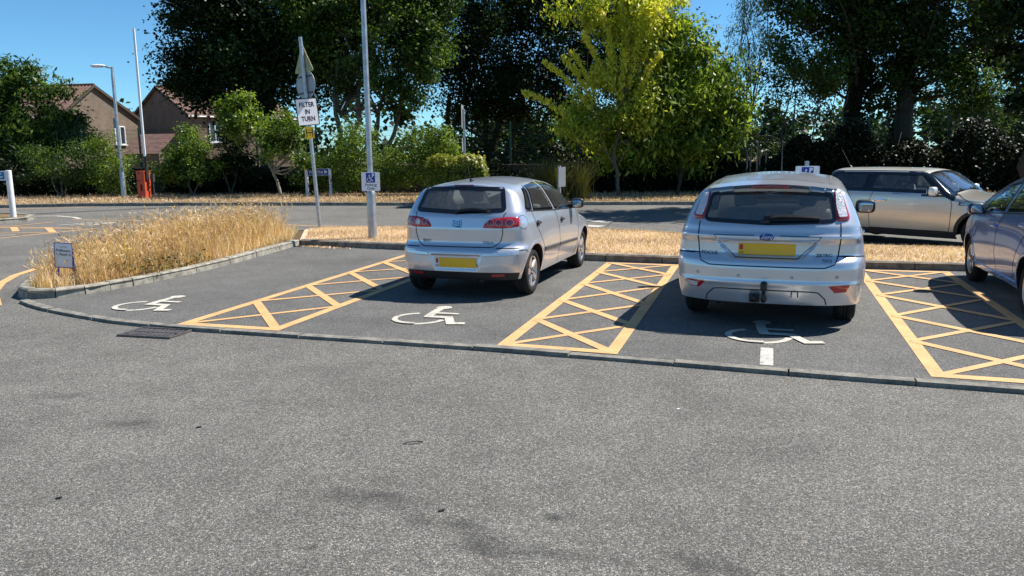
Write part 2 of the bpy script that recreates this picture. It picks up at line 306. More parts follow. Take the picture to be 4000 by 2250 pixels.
VB = [(-4.7,17.95),(-4.4,18.4),(-3.5,18.5),(-2.4,18.35),(-.3,17.9),(1.8,17.4),(2.7,16.95),(3.45,16.25),(4.8,14.9),(6.2,13.85),(7.2,13.5),(9,12.8),(14,11.2)]
bay = sheet('parking_bay_surface', FK+BK[::-1]+IS[1:7], 0., M['bay'])
tag(bay, label='darker tarmac of the marked disabled parking bays')
verge = sheet('grass_verge', BK+VB[::-1], .10, M['verge'])
island = sheet('planting_bed', IS, .085, M['soil'])
farv = sheet('far_bank', FARK+[(60,140),(-60,140)], .075, M['farverge'])
# old darker repair strip and joint in the far road
flat('tarmac_joint', stroke([(-18.5,24.0),(-15.3,26.),(-12.,28.4)], .45)+stroke([(2.85,21.2),(2.15,18.6)], .05), ZR+.004, M['patch'], road)

def offset_path(pts, d):
    out = []; P = [np.array(p, float) for p in pts]
    for i in range(len(P)):
        a = P[max(i-1,0)]; b = P[min(i+1,len(P)-1)]; t = (b-a)/np.linalg.norm(b-a); out.append(P[i]+np.array([-t[1],t[0]])*d)
    return out
def resample(pts, step):
    P = np.array(pts, float); s = np.r_[0, np.cumsum(np.linalg.norm(np.diff(P,axis=0),axis=1))]; n = max(1, int(round(s[-1]/step)))
    t = np.linspace(0, s[-1], n+1); return np.c_[np.interp(t,s,P[:,0]), np.interp(t,s,P[:,1])]
def kerb(name, path, w, z0, z1, m, label, step=.915, side=1, gap=.014, bev=.018, lens_fn=None, maxn=120):
    """row of kerb stones; w is measured to the left of the path"""
    P = np.array(path, float); s = np.r_[0, np.cumsum(np.linalg.norm(np.diff(P,axis=0),axis=1))]
    off = np.array(offset_path(path, w*side)); root = empty(name, (0,0,0)); tag(root, label, kind='structure')
    cuts = [0.]
    while cuts[-1] < s[-1]-.25:
        mid = np.array([np.interp(cuts[-1]+.2,s,P[:,0]), np.interp(cuts[-1]+.2,s,P[:,1])]); cuts.append(min(s[-1], cuts[-1]+(lens_fn(mid) if lens_fn else step)))
    for a, b in zip(cuts[:-1], cuts[1:]):
        ts = np.r_[a+gap/2, [t for t in s if a+.12 < t < b-.12], b-gap/2]; v, f = [], []; dz = random.uniform(-.007,.006); dl = random.uniform(-.006,.006)
        for t in ts:
            o = np.array([np.interp(t,s,P[:,0]),np.interp(t,s,P[:,1])]); i_ = np.array([np.interp(t,s,off[:,0]),np.interp(t,s,off[:,1])]); d = (i_-o)/np.linalg.norm(i_-o); o = o+d*dl
            for q, z in ((o,z0),(o+d*.012,z1-bev+dz),(o+d*(bev+.012),z1+dz),(i_,z1+dz),(i_,z0)): v.append((q[0],q[1],z))
        n = len(ts); f = [(5*i+j, 5*i+j+1, 5*(i+1)+j+1, 5*(i+1)+j) for i in range(n-1) for j in range(4)]+[(0,4,3,2,1), (5*n-5,5*n-4,5*n-3,5*n-2,5*n-1)]
        if side > 0: f = [tuple(reversed(q)) for q in f]
        mk('kerb_stone', v, f, m, root)
    return root
# kerb around the planting bed: long stones on the straight, short ones round the nose
kerb('planting_bed_kerb', IS[::1], .125, -.05, .115, M['kerb'], 'raised concrete kerb round the planting bed of dry grass', lens_fn=lambda p: .36 if p[1] < 11.2 else .915, side=-1)
kerb('bay_head_kerb', BK, .125, -.05, .118, M['shadekerb'], 'shaded concrete kerb at the head of the parking bays', side=1)
kerb('verge_back_kerb', VB[::-1], .125, -.05, .108, M['shadekerb'], 'low kerb along the far side of the dry grass verge', side=1)
kerb('flush_kerb', FK, .125, -.06, .012, M['flush'], 'flush concrete kerb strip along the front of the bays', side=-1, bev=.01)
kerb('far_kerb', [p for p in FARK if -31 < p[0] < 31], .14, -.06, .10, M['shadekerb'], 'kerb along the far side of the road below the bank', side=1)

def lerp(a, b, t): return (a[0]+(b[0]-a[0])*t, a[1]+(b[1]-a[1])*t)
def hatch(L, R, w=.115, wd=.095):
    q = stroke([L[0],L[-1],R[-1],R[0]], w, True)
    for i in range(len(L)-1):
        q += stroke([L[i],R[i+1]], wd*.8); q += stroke([L[i+1],R[i]], wd*1.1)
    return q
def rails(a0, a1, b0, b1, ts): return [lerp(a0,a1,t) for t in ts], [lerp(b0,b1,t) for t in ts]
TS = [0,.205,.41,.63,.82,1.]
HA = rails((-3.5,8.25),(-1.86,13.85),(-2.42,7.92),(-.75,13.3),[0,.225,.43,.64,.84,1.])
HB = rails((-.08,7.16),(1.57,12.55),(.88,6.82),(2.56,12.22),TS)
HC = rails((3.33,5.98),(5.12,11.5),(4.45,5.6),(6.22,11.2),TS)
for i, (h, l) in enumerate(zip((HA,HB,HC), ('yellow hatching between the empty bay and the left silver hatchback', 'yellow hatching between the two silver hatchbacks', 'yellow hatching beside the blue car, partly in its shadow'))):
    tag(flat('yellow_hatching', hatch(*h), .0035, M['yellow'], bay), l)
ang = rad(17); ca, sa = math.cos(ang), math.sin(ang)
for (x, y, s, l) in ((-4.88,9.12,.92,'white wheelchair symbol in the empty bay'), (-1.42,8.2,.92,'white wheelchair symbol behind the left silver hatchback'), (1.93,7.2,.93,'white wheelchair symbol half in the shadow of the right silver hatchback')):
    tag(flat('wheelchair_symbol', wheelchair(s), .0035, M['white'], bay, tf=lambda p, x=x, y=y: (x+p[0]*ca+p[1]*sa, y-p[0]*sa+p[1]*ca)), l)
tag(flat('old_white_mark', [((2.24,6.94),(2.05,6.36),(2.15,6.32),(2.34,6.9))], .003, M['whiteold'], bay), 'short worn white line below the right wheelchair symbol')
# markings on the road
flat('yellow_edge_line', stroke([(-6.35,9.55),(-6.62,9.95),(-7.0,10.5),(-7.4,11.3),(-7.68,12.1),(-7.8,13.0),(-7.78,14.4),(-7.4,16.),(-6.6,17.3),(-5.4,18.35),(-3.5,18.7),(0,18.6)], .13), ZR+.004, M['yellow'], road)
flat('far_yellow_hatching', stroke([(-20,16.2),(-11.6,18.0),(-10.6,20.2)], .1)+stroke([(-20,20.2),(-13.2,20.85),(-11.0,20.25)], .1)+stroke([(-13.1,20.8),(-12.3,19.6)], .16)+stroke([(-12.05,20.55),(-11.15,19.2)], .16)+stroke([(-18,18.6),(-13.1,20.8)], .07)+stroke([(-18,18.9),(-11.2,19.15)], .08)+stroke([(-12.7,20.2),(-11.0,20.2)], .07)+stroke([(-20,19.),(-13.3,21.2),(-12.9,22.2)], .1), ZR+.004, M['yellow'], road)
flat('far_white_lines', stroke([(-15.2,24.8),(-14.2,24.75),(-13.3,24.1),(-12.75,23.4)], .14)+stroke([(-12.15,21.25),(-11.5,22.4)], .1)+stroke([(-11.8,21.15),(-11.2,22.1)], .1)+stroke([(-11.3,21.1),(-10.9,22.2)], .16)+stroke([(-13.6,18.6),(-11.7,18.6)], .1)+stroke([(1.6,21.4),(2.5,20.2)], .42)+stroke([(1.5,19.6),(2.2,19.05)], .4), ZR+.005, M['white'], road)
flat('far_yellow_line', stroke([(-12.8,23.1),(-10.4,22.4),(-7,21.3),(-5.2,20.2),(-2,19.3)], .09)+stroke([(-30,26.6),(-20,28.1),(-15,28.9)], .09), ZR+.006, M['yellow'], road)
# small traffic island at the left edge
TI = [(-24,19.5),(-17,21.),(-14.4,21.75),(-13.75,22.5),(-14.2,23.6),(-15.3,24.4),(-17,24.5),(-24,23)]
sheet('traffic_island', TI, .09, M['farverge'])
kerb('traffic_island_kerb', TI, .14, -.05, .12, M['kerb'], 'pale kerb of the small traffic island on the left', side=1)

# drain grating in the road
dr = empty('drain_grate', (-3.65,7.90,ZR), rad(-14)); tag(dr, 'dark cast iron drain grating beside the flush kerb', 'drain grate')
mb = MB(); mb.box((0,0,-.004),(.60,.36,.012)); mb.build('pit', M['pit'], dr)
mb = MB()
for x, y, w, h in ((0,.175,.62,.035),(0,-.175,.62,.035),(-.295,0,.035,.32),(.295,0,.035,.32)): mb.box((x,y,.010),(w,h,.024),.004)
mb.build('frame', M['iron'], dr)
for y in (.10,-.055):
    for i in range(10):
        mk_ = MB(); mk_.box((-.235+i*.052,y-.02,.009),(.034,.12,.02),.003,rz=.25); mk_.build('bar', M['iron'], dr)
mb = MB(); mb.box((0,.022,.010),(.56,.06,.022),.004); mb.build('cross_rail', M['iron'], dr)
# small litter on the tarmac
mb = MB(); mb.tube([(x*1.,y,.004) for x, y in [(-.63+.058*math.cos(t)*(1+.15*math.sin(2*t)),4.71+.022*math.sin(t)+.012*math.cos(t)) for t in np.linspace(0,2*math.pi,25)]], .0022, 6)
o = mb.build('elastic_band', M['black'], None, True); o.location = (0,0,ZR); tag(o, 'thin dark elastic band lying on the open tarmac', 'band')
for (x, y, sx, lab, mm) in ((-2.1,5.04,.03,'small black scrap on the tarmac left of the elastic band','black'), (-.37,3.75,.03,'small black scrap on the tarmac near the dark stain','black'), (-2.42,3.95,.025,'thin black scrap on the tarmac at lower left','black'), (1.15,5.3,.02,'tiny pale scrap on the tarmac behind the right hatchback','whitepost')):
    mb = MB(); mb.box((0,0,.005),(sx,.014,.006),.002,rz=.3); mb.box((sx*.4,.006,.006),(.012,.008,.007),.001,rz=.9); o = mb.build('litter_scrap', M[mm]); o.location = (x,y,ZR); tag(o, lab, 'litter')
# ------------------------------------------------------------------ cars: smooth implicit body, panels projected onto it
def smax(a, b, k):
    h = np.clip(.5+.5*(a-b)/k, 0, 1); return b+(a-b)*h+k*h*(1-h)
def crv(pts, sm=.03):
    p = np.array(sorted(pts), float); lo, hi = p[0,0]-.5, p[-1,0]+.5; t = np.linspace(lo, hi, 1600); v = np.interp(t, p[:,0], p[:,1]); d = t[1]-t[0]
    # linear extrapolation keeps slopes at the ends
    k = int(max(1, sm*3/d)); w = np.exp(-.5*(np.arange(-k,k+1)*d/sm)**2); w /= w.sum(); v = np.convolve(np.pad(v,k,'edge'), w, 'valid')
    return lambda x: np.interp(x, t, v)
def rounded(poly, r=.05, n=5):
    P = [np.array(p, float) for p in poly]; out = []; N = len(P)
    for i in range(N):
        rr = r[i] if isinstance(r, (list,tuple)) else r
        a, b, c = P[i-1], P[i], P[(i+1)%N]; la, lc = np.linalg.norm(a-b), np.linalg.norm(c-b); q = min(rr, la*.48, lc*.48)
        s, e = b+(a-b)/la*q, b+(c-b)/lc*q
        for t in np.linspace(0,1,n): out.append(s*(1-t)**2+2*b*t*(1-t)+e*t*t)
    return out
def dense(poly, step=.03):
    out = []; N = len(poly)
    for i in range(N):
        a, b = np.array(poly[i]), np.array(poly[(i+1)%N]); k = max(1, int(np.linalg.norm(b-a)/step))
        for t in range(k): out.append(a+(b-a)*t/k)
    return out
def inset(poly, d):
    P = np.array(poly); n = len(P); nx = np.roll(P,-1,0); pv = np.roll(P,1,0); t = nx-pv; t /= np.linalg.norm(t,axis=1)[:,None]+1e-9
    ar = np.sum(P[:,0]*nx[:,1]-nx[:,0]*P[:,1]); s = 1 if ar > 0 else -1
    return P+np.c_[-t[:,1],t[:,0]]*d*s
def inpoly(px, py, poly):
    P = np.array(poly); r = np.zeros(px.shape, bool); j = len(P)-1
    for i in range(len(P)):
        c = ((P[i,1] > py) != (P[j,1] > py)) & (px < (P[j,0]-P[i,0])*(py-P[i,1])/(P[j,1]-P[i,1]+1e-12)+P[i,0]); r ^= c; j = i
    return r
def segdist(p, poly):
    P = np.array(poly); Q = np.roll(P,-1,0); d = np.full(len(p), 9.)
    for a, b in zip(P, Q):
        ab = b-a; t = np.clip(((p-a)@ab)/(ab@ab+1e-12),0,1); d = np.minimum(d, np.linalg.norm(p-a-t[:,None]*ab,axis=1))
    return d
class Car:
    def __init__(s, name, label, cat, pose, L, W0, Wpts, top, rear, front, belt, tum, zlow, paint, crown=.06, rc=.2, rp=4., fc=.3, kt=.10, kr=.12, shoulder=.03, tuck=(.25,.18), zm=.62, dents=(), rsm=.02, group=None, bulges=()):
        s.root = empty(name, (pose[0],pose[1],0), -pose[2]); tag(s.root, label, cat, group)
        s.L, s.W0 = L, W0; s.W = crv(Wpts,.08); s.T = crv(top,.05); s.R = crv(rear,rsm); s.F = crv(front,.04); s.belt = crv(belt,.05)
        s.tum, s.zlow, s.paint, s.crown, s.rc, s.rp, s.fc, s.kt, s.kr, s.sh, s.tuck, s.zm, s.dents, s.bulges = tum, zlow, paint, crown, rc, rp, fc, kt, kr, shoulder, tuck, zm, dents, bulges
        s.holes = []; s.regions = []
    def f(s, x, y, z):
        ax = np.abs(x); W_ = s.W(y)
        lo = W_-s.tuck[0]*np.clip(s.zm-z,0,1)**2-s.tuck[1]*np.clip(z-s.zm,0,1)**2
        for (y0, z0, ry, rz, a) in s.bulges: lo = lo+a*np.exp(-((y-y0)/ry)**2-((z-z0)/rz)**2)
        up = W_-s.sh-s.tum*(z-s.belt(y)); X = -smax(-lo,-up,.05)
        R = s.R(z)+s.rc*(ax/s.W0)**s.rp
        for (cx, cz, wx, wz, sl, dep) in s.dents:
            gx = np.clip((wx+sl*(z-cz)-np.abs(x-cx))/.03+.5,0,1); gz = np.clip((wz-np.abs(z-cz))/.025+.5,0,1); R = R+dep*gx*gx*(3-2*gx)*gz*gz*(3-2*gz)
        d = smax(ax-X, smax(z-(s.T(y)-s.crown*(ax/.6)**2), R-y, s.kr), s.kt); return smax(d, y-(s.F(z)-s.fc*(ax/s.W0)**2.5), .16)
    def grad(s, p, e=2e-3):
        x, y, z = p.T; g = np.c_[s.f(x+e,y,z)-s.f(x-e,y,z), s.f(x,y+e,z)-s.f(x,y-e,z), s.f(x,y,z+e)-s.f(x,y,z-e)]; return g/(np.linalg.norm(g,axis=1)[:,None]+1e-12)
    def root_find(s, o, d, n=70, first_out=True):
        """first sign change of f along o+d*t, t in 0..1 (o inside -> leaving; o outside -> entering)"""
        N = len(o); prev = s.f(*(o).T); lo = np.zeros(N); hi = np.ones(N); done = np.zeros(N, bool)
        for i in range(1, n+1):
            t = i/n; cur = s.f(*(o+d*t).T); ch = (~done)&((cur > 0) != (prev > 0)); lo[ch] = (i-1)/n; hi[ch] = t; done |= ch; prev = np.where(done, prev, cur)
        sg = s.f(*(o+d*lo[:,None]).T) > 0
        for _ in range(14):
            mid = (lo+hi)/2; v = s.f(*(o+d*mid[:,None]).T) > 0; same = v == sg; lo = np.where(same, mid, lo); hi = np.where(same, hi, mid)
        return o+d*((lo+hi)/2)[:,None], done
    def proj(s, view, uv, off=0.):
        uv = np.asarray(uv, float); n = len(uv); z = np.zeros(n)
        if view == 'R': o = np.c_[z+1.3,uv]; d = np.tile([-1.25,0,0],(n,1))
        elif view == 'L': o = np.c_[z-1.3,uv]; d = np.tile([1.25,0,0],(n,1))
        elif view == 'B': o = np.c_[uv[:,0],z-.5,uv[:,1]]; d = np.tile([0,2.0,0],(n,1))
        elif view == 'T': o = np.c_[uv,z+2.]; d = np.tile([0,0,-1.6],(n,1))
        p, ok = s.root_find(o, d, 90); return p+s.grad(p)*(off[:,None] if isinstance(off, np.ndarray) else off)
    def orient(s, view): return {'R':1,'L':-1,'B':1,'T':1}[view]
    def patch(s, name, view, poly, m, off=.004, bulge=0., bw=.03, parent=None, grid=.035, label=None):
        B = dense(poly, grid*.8); P = np.array(B); lo, hi = P.min(0), P.max(0)
        gx, gy = np.meshgrid(np.arange(lo[0]+grid/2,hi[0],grid), np.arange(lo[1]+grid/2,hi[1],grid)); G = np.c_[gx.ravel(),gy.ravel()]
        if len(G): G = G[inpoly(G[:,0],G[:,1],P)]
        if len(G): G = G[segdist(G,P) > grid*.35]
        A = np.r_[P,G] if len(G) else P
        r = delaunay_2d_cdt([Vector(p) for p in A], [], [list(range(len(P)))], 1, 1e-6)
        uv = np.array([(p.x,p.y) for p in r[0]]); dd = segdist(uv, P)
        o = off+bulge*np.sqrt(np.clip(1-(1-np.clip(dd/bw,0,1))**2,0,1)); v = s.proj(view, uv, o); nn = s.grad(v) if not bulge else None
        f = s.fix(v, [tuple(q) for q in r[2]], view)
        ob = mk(name, v, f, m, parent or s.root, True, nn)
        if label: ob['label'] = label
        return ob
    def fix(s, v, f, view):
        ax = {'R':np.array([1,0,0]),'L':np.array([-1,0,0]),'B':np.array([0,-1,0]),'T':np.array([0,0,1])}[view]; out = []
        for q in f:
            a, b, c = v[q[0]], v[q[1]], v[q[2]]; out.append(q if np.dot(np.cross(b-a,c-a),ax) > 0 else tuple(reversed(q)))
        return out
    def ring(s, name, view, poly, w, m, off=.005, parent=None, w_out=0.):
        B = np.array(dense(poly,.025)); loops = [inset(B,-w_out), inset(B,(w-w_out)/2 if w_out else w/2), inset(B,w)]; n = len(B)
        v = np.concatenate([s.proj(view,l,off) for l in loops]); f = [(k*n+i,k*n+(i+1)%n,(k+1)*n+(i+1)%n,(k+1)*n+i) for k in range(2) for i in range(n)]
        return mk(name, v, s.fix(v,f,view), m, parent or s.root, True)
    def strip(s, name, view, pts, w, m, off=.003, parent=None, step=.03, build=True, th=0.):
        P = resample(pts, step) if len(pts) > 1 else pts; q = stroke([tuple(p) for p in P], w); uv = np.array([p for Q in q for p in Q]); v = s.proj(view, uv, off); f = [tuple(range(4*i,4*i+4)) for i in range(len(q))]
        f = s.fix(v,f,view)
        if not build: return v, f
        return mk(name, v, f, m, parent or s.root, True)
    def gaps(s, items, w=.009):
        for view, pts in items: s.strip('panel_gap', view, pts, w, M['seal'], .0018)
    def window(s, name, view, poly, frit=.04, glass=None, r=.05, mframe=None):
        p = rounded(poly, r); s.holes.append((view, inset(np.array(dense(p,.03)), .016)))
        g = s.patch(name, view, list(inset(np.array(dense(p,.03)), .006)), glass or M['glass'], .0015, grid=.06)
        s.ring('window_border', view, p, frit, mframe or M['blackgloss'], .0045, g); return g
    def text(s, name, view, body, at_, size, m, off=.004, bold=0., parent=None, squash=1., shear=0.):
        v, f = textmesh(body, size, bold, shear=shear); k = -1 if view == 'L' else 1
        uv = np.array([(at_[0]+k*x*squash, at_[1]+y) for x, y in v]); P = s.proj(view, uv, off); return mk(name, P, s.fix(P, f, view), m, parent or s.root)
    def build_body(s, arches, cell=.024, floor_z=.3, paint_parts=None):
        """arches: list of (y, z, r)"""
        L, zl = s.L, s.zlow; y0, y1 = .62, L-.75
        ny, nz, nx = int((L+.2)/cell), int(1.5/cell), int(1.9/cell)
        V, Fc = [], []
        def core(u, w, v):  # u in 0..1 along, w -1..1 across, v 0..1 up
            y = y0+(y1-y0)*u; zt = np.minimum(s.T(y)-.3, .92); return np.c_[.42*w, y, zl+.02+(zt-zl-.02)*v]
        def outer(u, w, v): return np.c_[1.3*w, -.45+(L+.9)*u, zl+(1.95-zl)*v]
        def facegrid(a, b, fn):
            A, B = np.meshgrid(np.linspace(0,1,a+1), np.linspace(0,1,b+1), indexing='ij'); A, B = A.ravel(), B.ravel(); u, w, v = fn(A,B)
            o = core(u,w,v); d = outer(u,w,v)-o; p, ok = s.root_find(o, d, 60); base = sum(len(x) for x in V); V.append(p)
            i, j = np.meshgrid(np.arange(a), np.arange(b), indexing='ij'); i, j = i.ravel(), j.ravel(); k = b+1; q = np.c_[i*k+j,(i+1)*k+j,(i+1)*k+j+1,i*k+j+1]+base
            Fc.append(q)
        one = lambda A: np.ones_like(A)
        facegrid(ny, nz, lambda A,B: (A, one(A), B)); facegrid(ny, nz, lambda A,B: (A, -one(A), B)); facegrid(ny, nx, lambda A,B: (A, B*2-1, one(A)))
        facegrid(nx, nz, lambda A,B: (0*A, A*2-1, B)); facegrid(nx, nz, lambda A,B: (one(A), A*2-1, B))
        V = np.concatenate(V); F_ = np.concatenate(Fc); key = np.round(V,5); _, idx, inv = np.unique(key, axis=0, return_index=True, return_inverse=True); V = V[idx]; F_ = inv.ravel()[F_]
        ok = np.array([len(set(q)) == 4 for q in F_.tolist()]); F_ = F_[ok]
        N = s.grad(V); C = V[F_].mean(1); CN = N[F_].mean(1); fn = np.cross(V[F_[:,2]]-V[F_[:,0]], V[F_[:,3]]-V[F_[:,1]]); fl = (fn*CN).sum(1) < 0; F_[fl] = F_[fl][:,::-1]
        keep = np.ones(len(F_), bool)
        for (ay, az, ar) in arches: keep &= ~((np.hypot(C[:,1]-ay,C[:,2]-az) < ar+.012)&(np.abs(C[:,0]) > .35)&(C[:,2] < az+ar))
        lin = keep.copy()&(C[:,2] > .6)
        for view, P in s.holes:
            a, b, c = {'R':(1,2,C[:,0] > .3),'L':(1,2,C[:,0] < -.3),'B':(0,2,CN[:,1] < -.2),'T':(0,1,CN[:,2] > .15)}[view]; hit = inpoly(C[:,a],C[:,b],P)&c; keep &= ~hit; lin &= ~hit
        lab = np.zeros(len(F_), int)
        for k, (nm, view, P, m) in enumerate(s.regions):
            a, b, c = {'R':(1,2,CN[:,0] > .25),'L':(1,2,CN[:,0] < -.25),'B':(0,2,CN[:,1] < -.1),'T':(0,1,CN[:,2] > .2),'Z':(1,2,np.ones(len(C),bool))}[view]; lab[inpoly(C[:,a],C[:,b],P)&c&(lab == 0)] = k+1
        def emit(nm, sel, m, vv, nn):
            q = F_[sel]
            if not len(q): return None
            u, inv = np.unique(q, return_inverse=True); return mk(nm, vv[u], inv.reshape(q.shape), m, s.root, True, nn[u])
        emit('body_shell', keep&(lab == 0), s.paint, V, N)
        for k, (nm, view, P, m) in enumerate(s.regions): emit(nm, keep&(lab == k+1), m or s.paint, V, N)
        q = F_[lin]; u, inv = np.unique(q, return_inverse=True); mk('interior_lining', V[u]-N[u]*.035, inv.reshape(q.shape)[:,::-1], M['lining'], s.root, True)
        # wheel wells and lips
        for (ay, az, ar) in arches:
            for sd, vw in ((1,'R'),(-1,'L')):
                th = np.linspace(rad(-8), rad(188), 40); c = np.c_[ay+np.cos(th)*(ar+.004), az+np.sin(th)*(ar+.004)]; keepz = c[:,1] > zl-.02; c = c[keepz]
                outer_ = s.proj(vw, c, -.01); v = np.concatenate([outer_, np.c_[np.full(len(c), sd*.42), c]]); n = len(c)
                mk('wheel_well', np.r_[v,[[sd*.42,ay,az]]], [(i,i+1,n+i+1,n+i) for i in range(n-1)]+[(n+i,n+i+1,2*n) for i in range(n-1)], M['black'], s.root)
                lip = [np.c_[ay+np.cos(th)*(ar+k), az+np.sin(th)*(ar+k)][keepz] for k in (-.004,.018,.040)]; offs = (.002,.009,.0005)
                vv = np.concatenate([s.proj(vw,l,o_) for l, o_ in zip(lip,offs)]); nn = [(k*n+i,k*n+i+1,(k+1)*n+i+1,(k+1)*n+i) for k in range(2) for i in range(n-1)]
                mk('arch_lip', vv, s.fix(vv,nn,vw), s.lip if hasattr(s,'lip') else s.paint, s.root, True)
        mb = MB(); mb.box((0,L/2,floor_z-.02),(s.W0*1.55,L-.5,.06)); mb.box((0,.5,zl+.06),(s.W0*1.2,.6,.1),.03); mb.build('underbody', M['black'], s.root)
    def wheels(s, axles, r, xo, width, spokes, style, hub=None):
        for y in axles:
            for sd in (1,-1):
                w = MB(); w.lathe([(-.03,.02),(-.03,r*.62),(.0,r*.62),(.0,.02)], 24, c=(0,0,0)); w = w.build('wheel', M['dark_metal'], s.root); w.location = (sd*(xo-width*.55),y,r); w.rotation_euler = (random.uniform(0,6),0,0 if sd > 0 else math.pi)
                hw = width/2; mb = MB(); mb.lathe([(-hw*.8,r*.64),(-hw,r*.72),(-hw*1.02,r*.86),(-hw*.86,r*.965),(-hw*.5,r),(-hw*.2,r*.996),(-hw*.17,r*.975),(-hw*.1,r*.975),(-hw*.07,r),(hw*.07,r),(hw*.1,r*.975),(hw*.17,r*.975),(hw*.2,r*.996),(hw*.5,r),(hw*.86,r*.965),(hw*1.02,r*.86),(hw,r*.72),(hw*.8,r*.66),(hw*.7,r*.64)], 40); mb.build('tyre', M['rubber'], w, True)
                mb = MB(); rr = r*.66; mb.lathe([(-hw*.6,rr*.96),(hw*.55,rr*.93),(hw*.82,rr*1.02),(hw*.88,rr*.99),(hw*.82,rr*.93),(hw*.6,rr*.9)], 40)
                for k in range(spokes):
                    a = 2*math.pi*k/spokes; pr = style
                    for (da, wa, wb) in pr:
                        pts = []
                        for t, xx, ww in ((.12,hw*.62,wa),(.5,hw*.70,(wa+wb)/2),(.97,hw*.74,wb)):
                            rad_ = rr*t; ca_, sa_ = math.cos(a+da*t), math.sin(a+da*t)
                            for e, dx in ((-ww,-.006),(-ww*.6,.012),(ww*.6,.012),(ww,-.006),(ww*.6,-.03),(-ww*.6,-.03)): pts.append((xx+dx, ca_*rad_-sa_*e, sa_*rad_+ca_*e))
                        mb.add(pts, [(i*6+j,i*6+(j+1)%6,(i+1)*6+(j+1)%6,(i+1)*6+j) for i in range(2) for j in range(6)])
                mb.lathe([(hw*.4,rr*.26),(hw*.72,rr*.24),(hw*.82,rr*.17),(hw*.84,.001)], 24); mb.build('rim', M['alloy'], w, 'auto')
                mb = MB(); mb.lathe([(hw*.845,.001),(hw*.86,rr*.10),(hw*.83,rr*.13)], 20); mb.build('hub_cap', hub or M['trim'], w, True)
                for k in range(spokes):
                    a = 2*math.pi*(k+.5)/spokes; mb = MB(); mb.lathe([(0,.011),(.012,.010),(.014,.001)], 8, c=(hw*.74,math.cos(a)*rr*.2,math.sin(a)*rr*.2)); mb.build('wheel_nut', M['dark_metal'], w)
    def seats(s, yf, yr, zs, wheel_y, dash_y, rear=True, head=True):
        """front seats, rear bench, dashboard, steering wheel on the right"""
        for sx in (-1,1):
            mb = MB(); mb.box((sx*.36,yf+.25,zs),(.48,.5,.16),.05); mb.box((sx*.36,yf-.06,zs+.34),(.46,.15,.62),.06,rx=rad(14)); o = mb.build('front_seat', M['seatcloth'], s.root, True)
            mb = MB(); mb.box((sx*.36,yf-.17,zs+.76),(.27,.10,.18),.045,rx=rad(10)); mb.tube([(sx*.36-.07,yf-.14,zs+.60),(sx*.36-.07,yf-.15,zs+.72)],.007,6); mb.tube([(sx*.36+.07,yf-.14,zs+.60),(sx*.36+.07,yf-.15,zs+.72)],.007,6); mb.build('headrest', M['seatcloth'], o, True)
        if rear:
            mb = MB(); mb.box((0,yr+.26,zs),(1.2,.5,.16),.05); mb.box((0,yr-.04,zs+.28),(1.2,.16,.52),.06,rx=rad(16)); o = mb.build('rear_seat', M['seatcloth'], s.root, True)
            for sx in (-.36,.36):
                mb = MB(); mb.box((sx,yr-.12,zs+.60),(.26,.09,.13),.04); mb.build('headrest', M['seatcloth'], o, True)
        mb = MB(); mb.box((0,dash_y,zs+.30),(1.3,.4,.26),.07); mb.box((.36,dash_y-.12,zs+.43),(.38,.22,.10),.04); mb.build('dashboard', M['dash'], s.root, True)
        mb = MB(); c = Vector((.36,wheel_y,zs+.36)); R = Matrix.Rotation(rad(-62),3,'X'); mb.tube([c+R@Vector((.18*math.cos(t),.18*math.sin(t),0)) for t in np.linspace(0,2*math.pi,29)],.014,8); mb.tube([c,c+R@Vector((0,0,-.22))],.025,8); mb.tube([c+R@Vector((-.17,0,0)),c,c+R@Vector((.17,0,0))],.016,6); mb.tube([c,c+R@Vector((0,-.17,0))],.016,6); mb.build('steering_wheel', M['dash'], s.root, True)
    def mirror_part(s, sd, y, z, m, size=(.22,.10,.145), x=None, yaw=0.):
        base = s.proj('R' if sd > 0 else 'L', [(y,z)])[0]; x = x or abs(base[0]); cx = x+size[0]*.62
        mb = MB(); mb.sup(size); o = mb.build('door_mirror', m, s.root, True); o.location = (sd*cx,y-.02,z+.03); o.rotation_euler = (0,0,yaw)
        mb = MB(); mb.sup((size[0]*.98,size[1]*.75,size[2]*.98)); o2 = mb.build('mirror_border', M['black'], o, True); o2.location = (0,-size[1]*.16,0)
        mb = MB(); mb.sup((size[0]*.78,.03,size[2]*.76)); o2 = mb.build('mirror_glass', M['mirror'], o, True); o2.location = (0,-size[1]*.53,0)
        mb = MB(); mb.box((-sd*size[0]*.5,.02,-.045),(size[0]*.7,.06,.05),.015); mb.build('mirror_arm', M['black'], o)
    def handle(s, sd, y, z, m, w=.19, name='door_handle', d=.035):
        p = s.proj('R' if sd > 0 else 'L', [(y,z)], .012)[0]; mb = MB(); mb.box((0,0,0),(d,w,.032),.012); mb.box((-sd*.012,0,0),(.012,w*.66,.06),.005); o = mb.build(name, m, s.root, True); o.location = p
    def bar(s, name, view, pts, w, h, m, off=.0, parent=None):
        """solid moulding following the body: rounded strip with real depth"""
        P = resample(pts,.06); q = offset_path(P, w/2), offset_path(P, w*.3), offset_path(P, -w*.3), offset_path(P, -w/2); n = len(P)
        v = np.concatenate([s.proj(view,np.array(l),o_) for l, o_ in zip(q,(off-.002,off+h,off+h,off-.002))]); f = [(k*n+i,k*n+i+1,(k+1)*n+i+1,(k+1)*n+i) for k in range(3) for i in range(n-1)]+[(0,n,2*n,3*n),(n-1,2*n-1,3*n-1,4*n-1)]
        return mk(name, v, s.fix(v,f,view), m, parent or s.root)
def mir(poly): return [(-x,z) for x, z in poly][::-1]

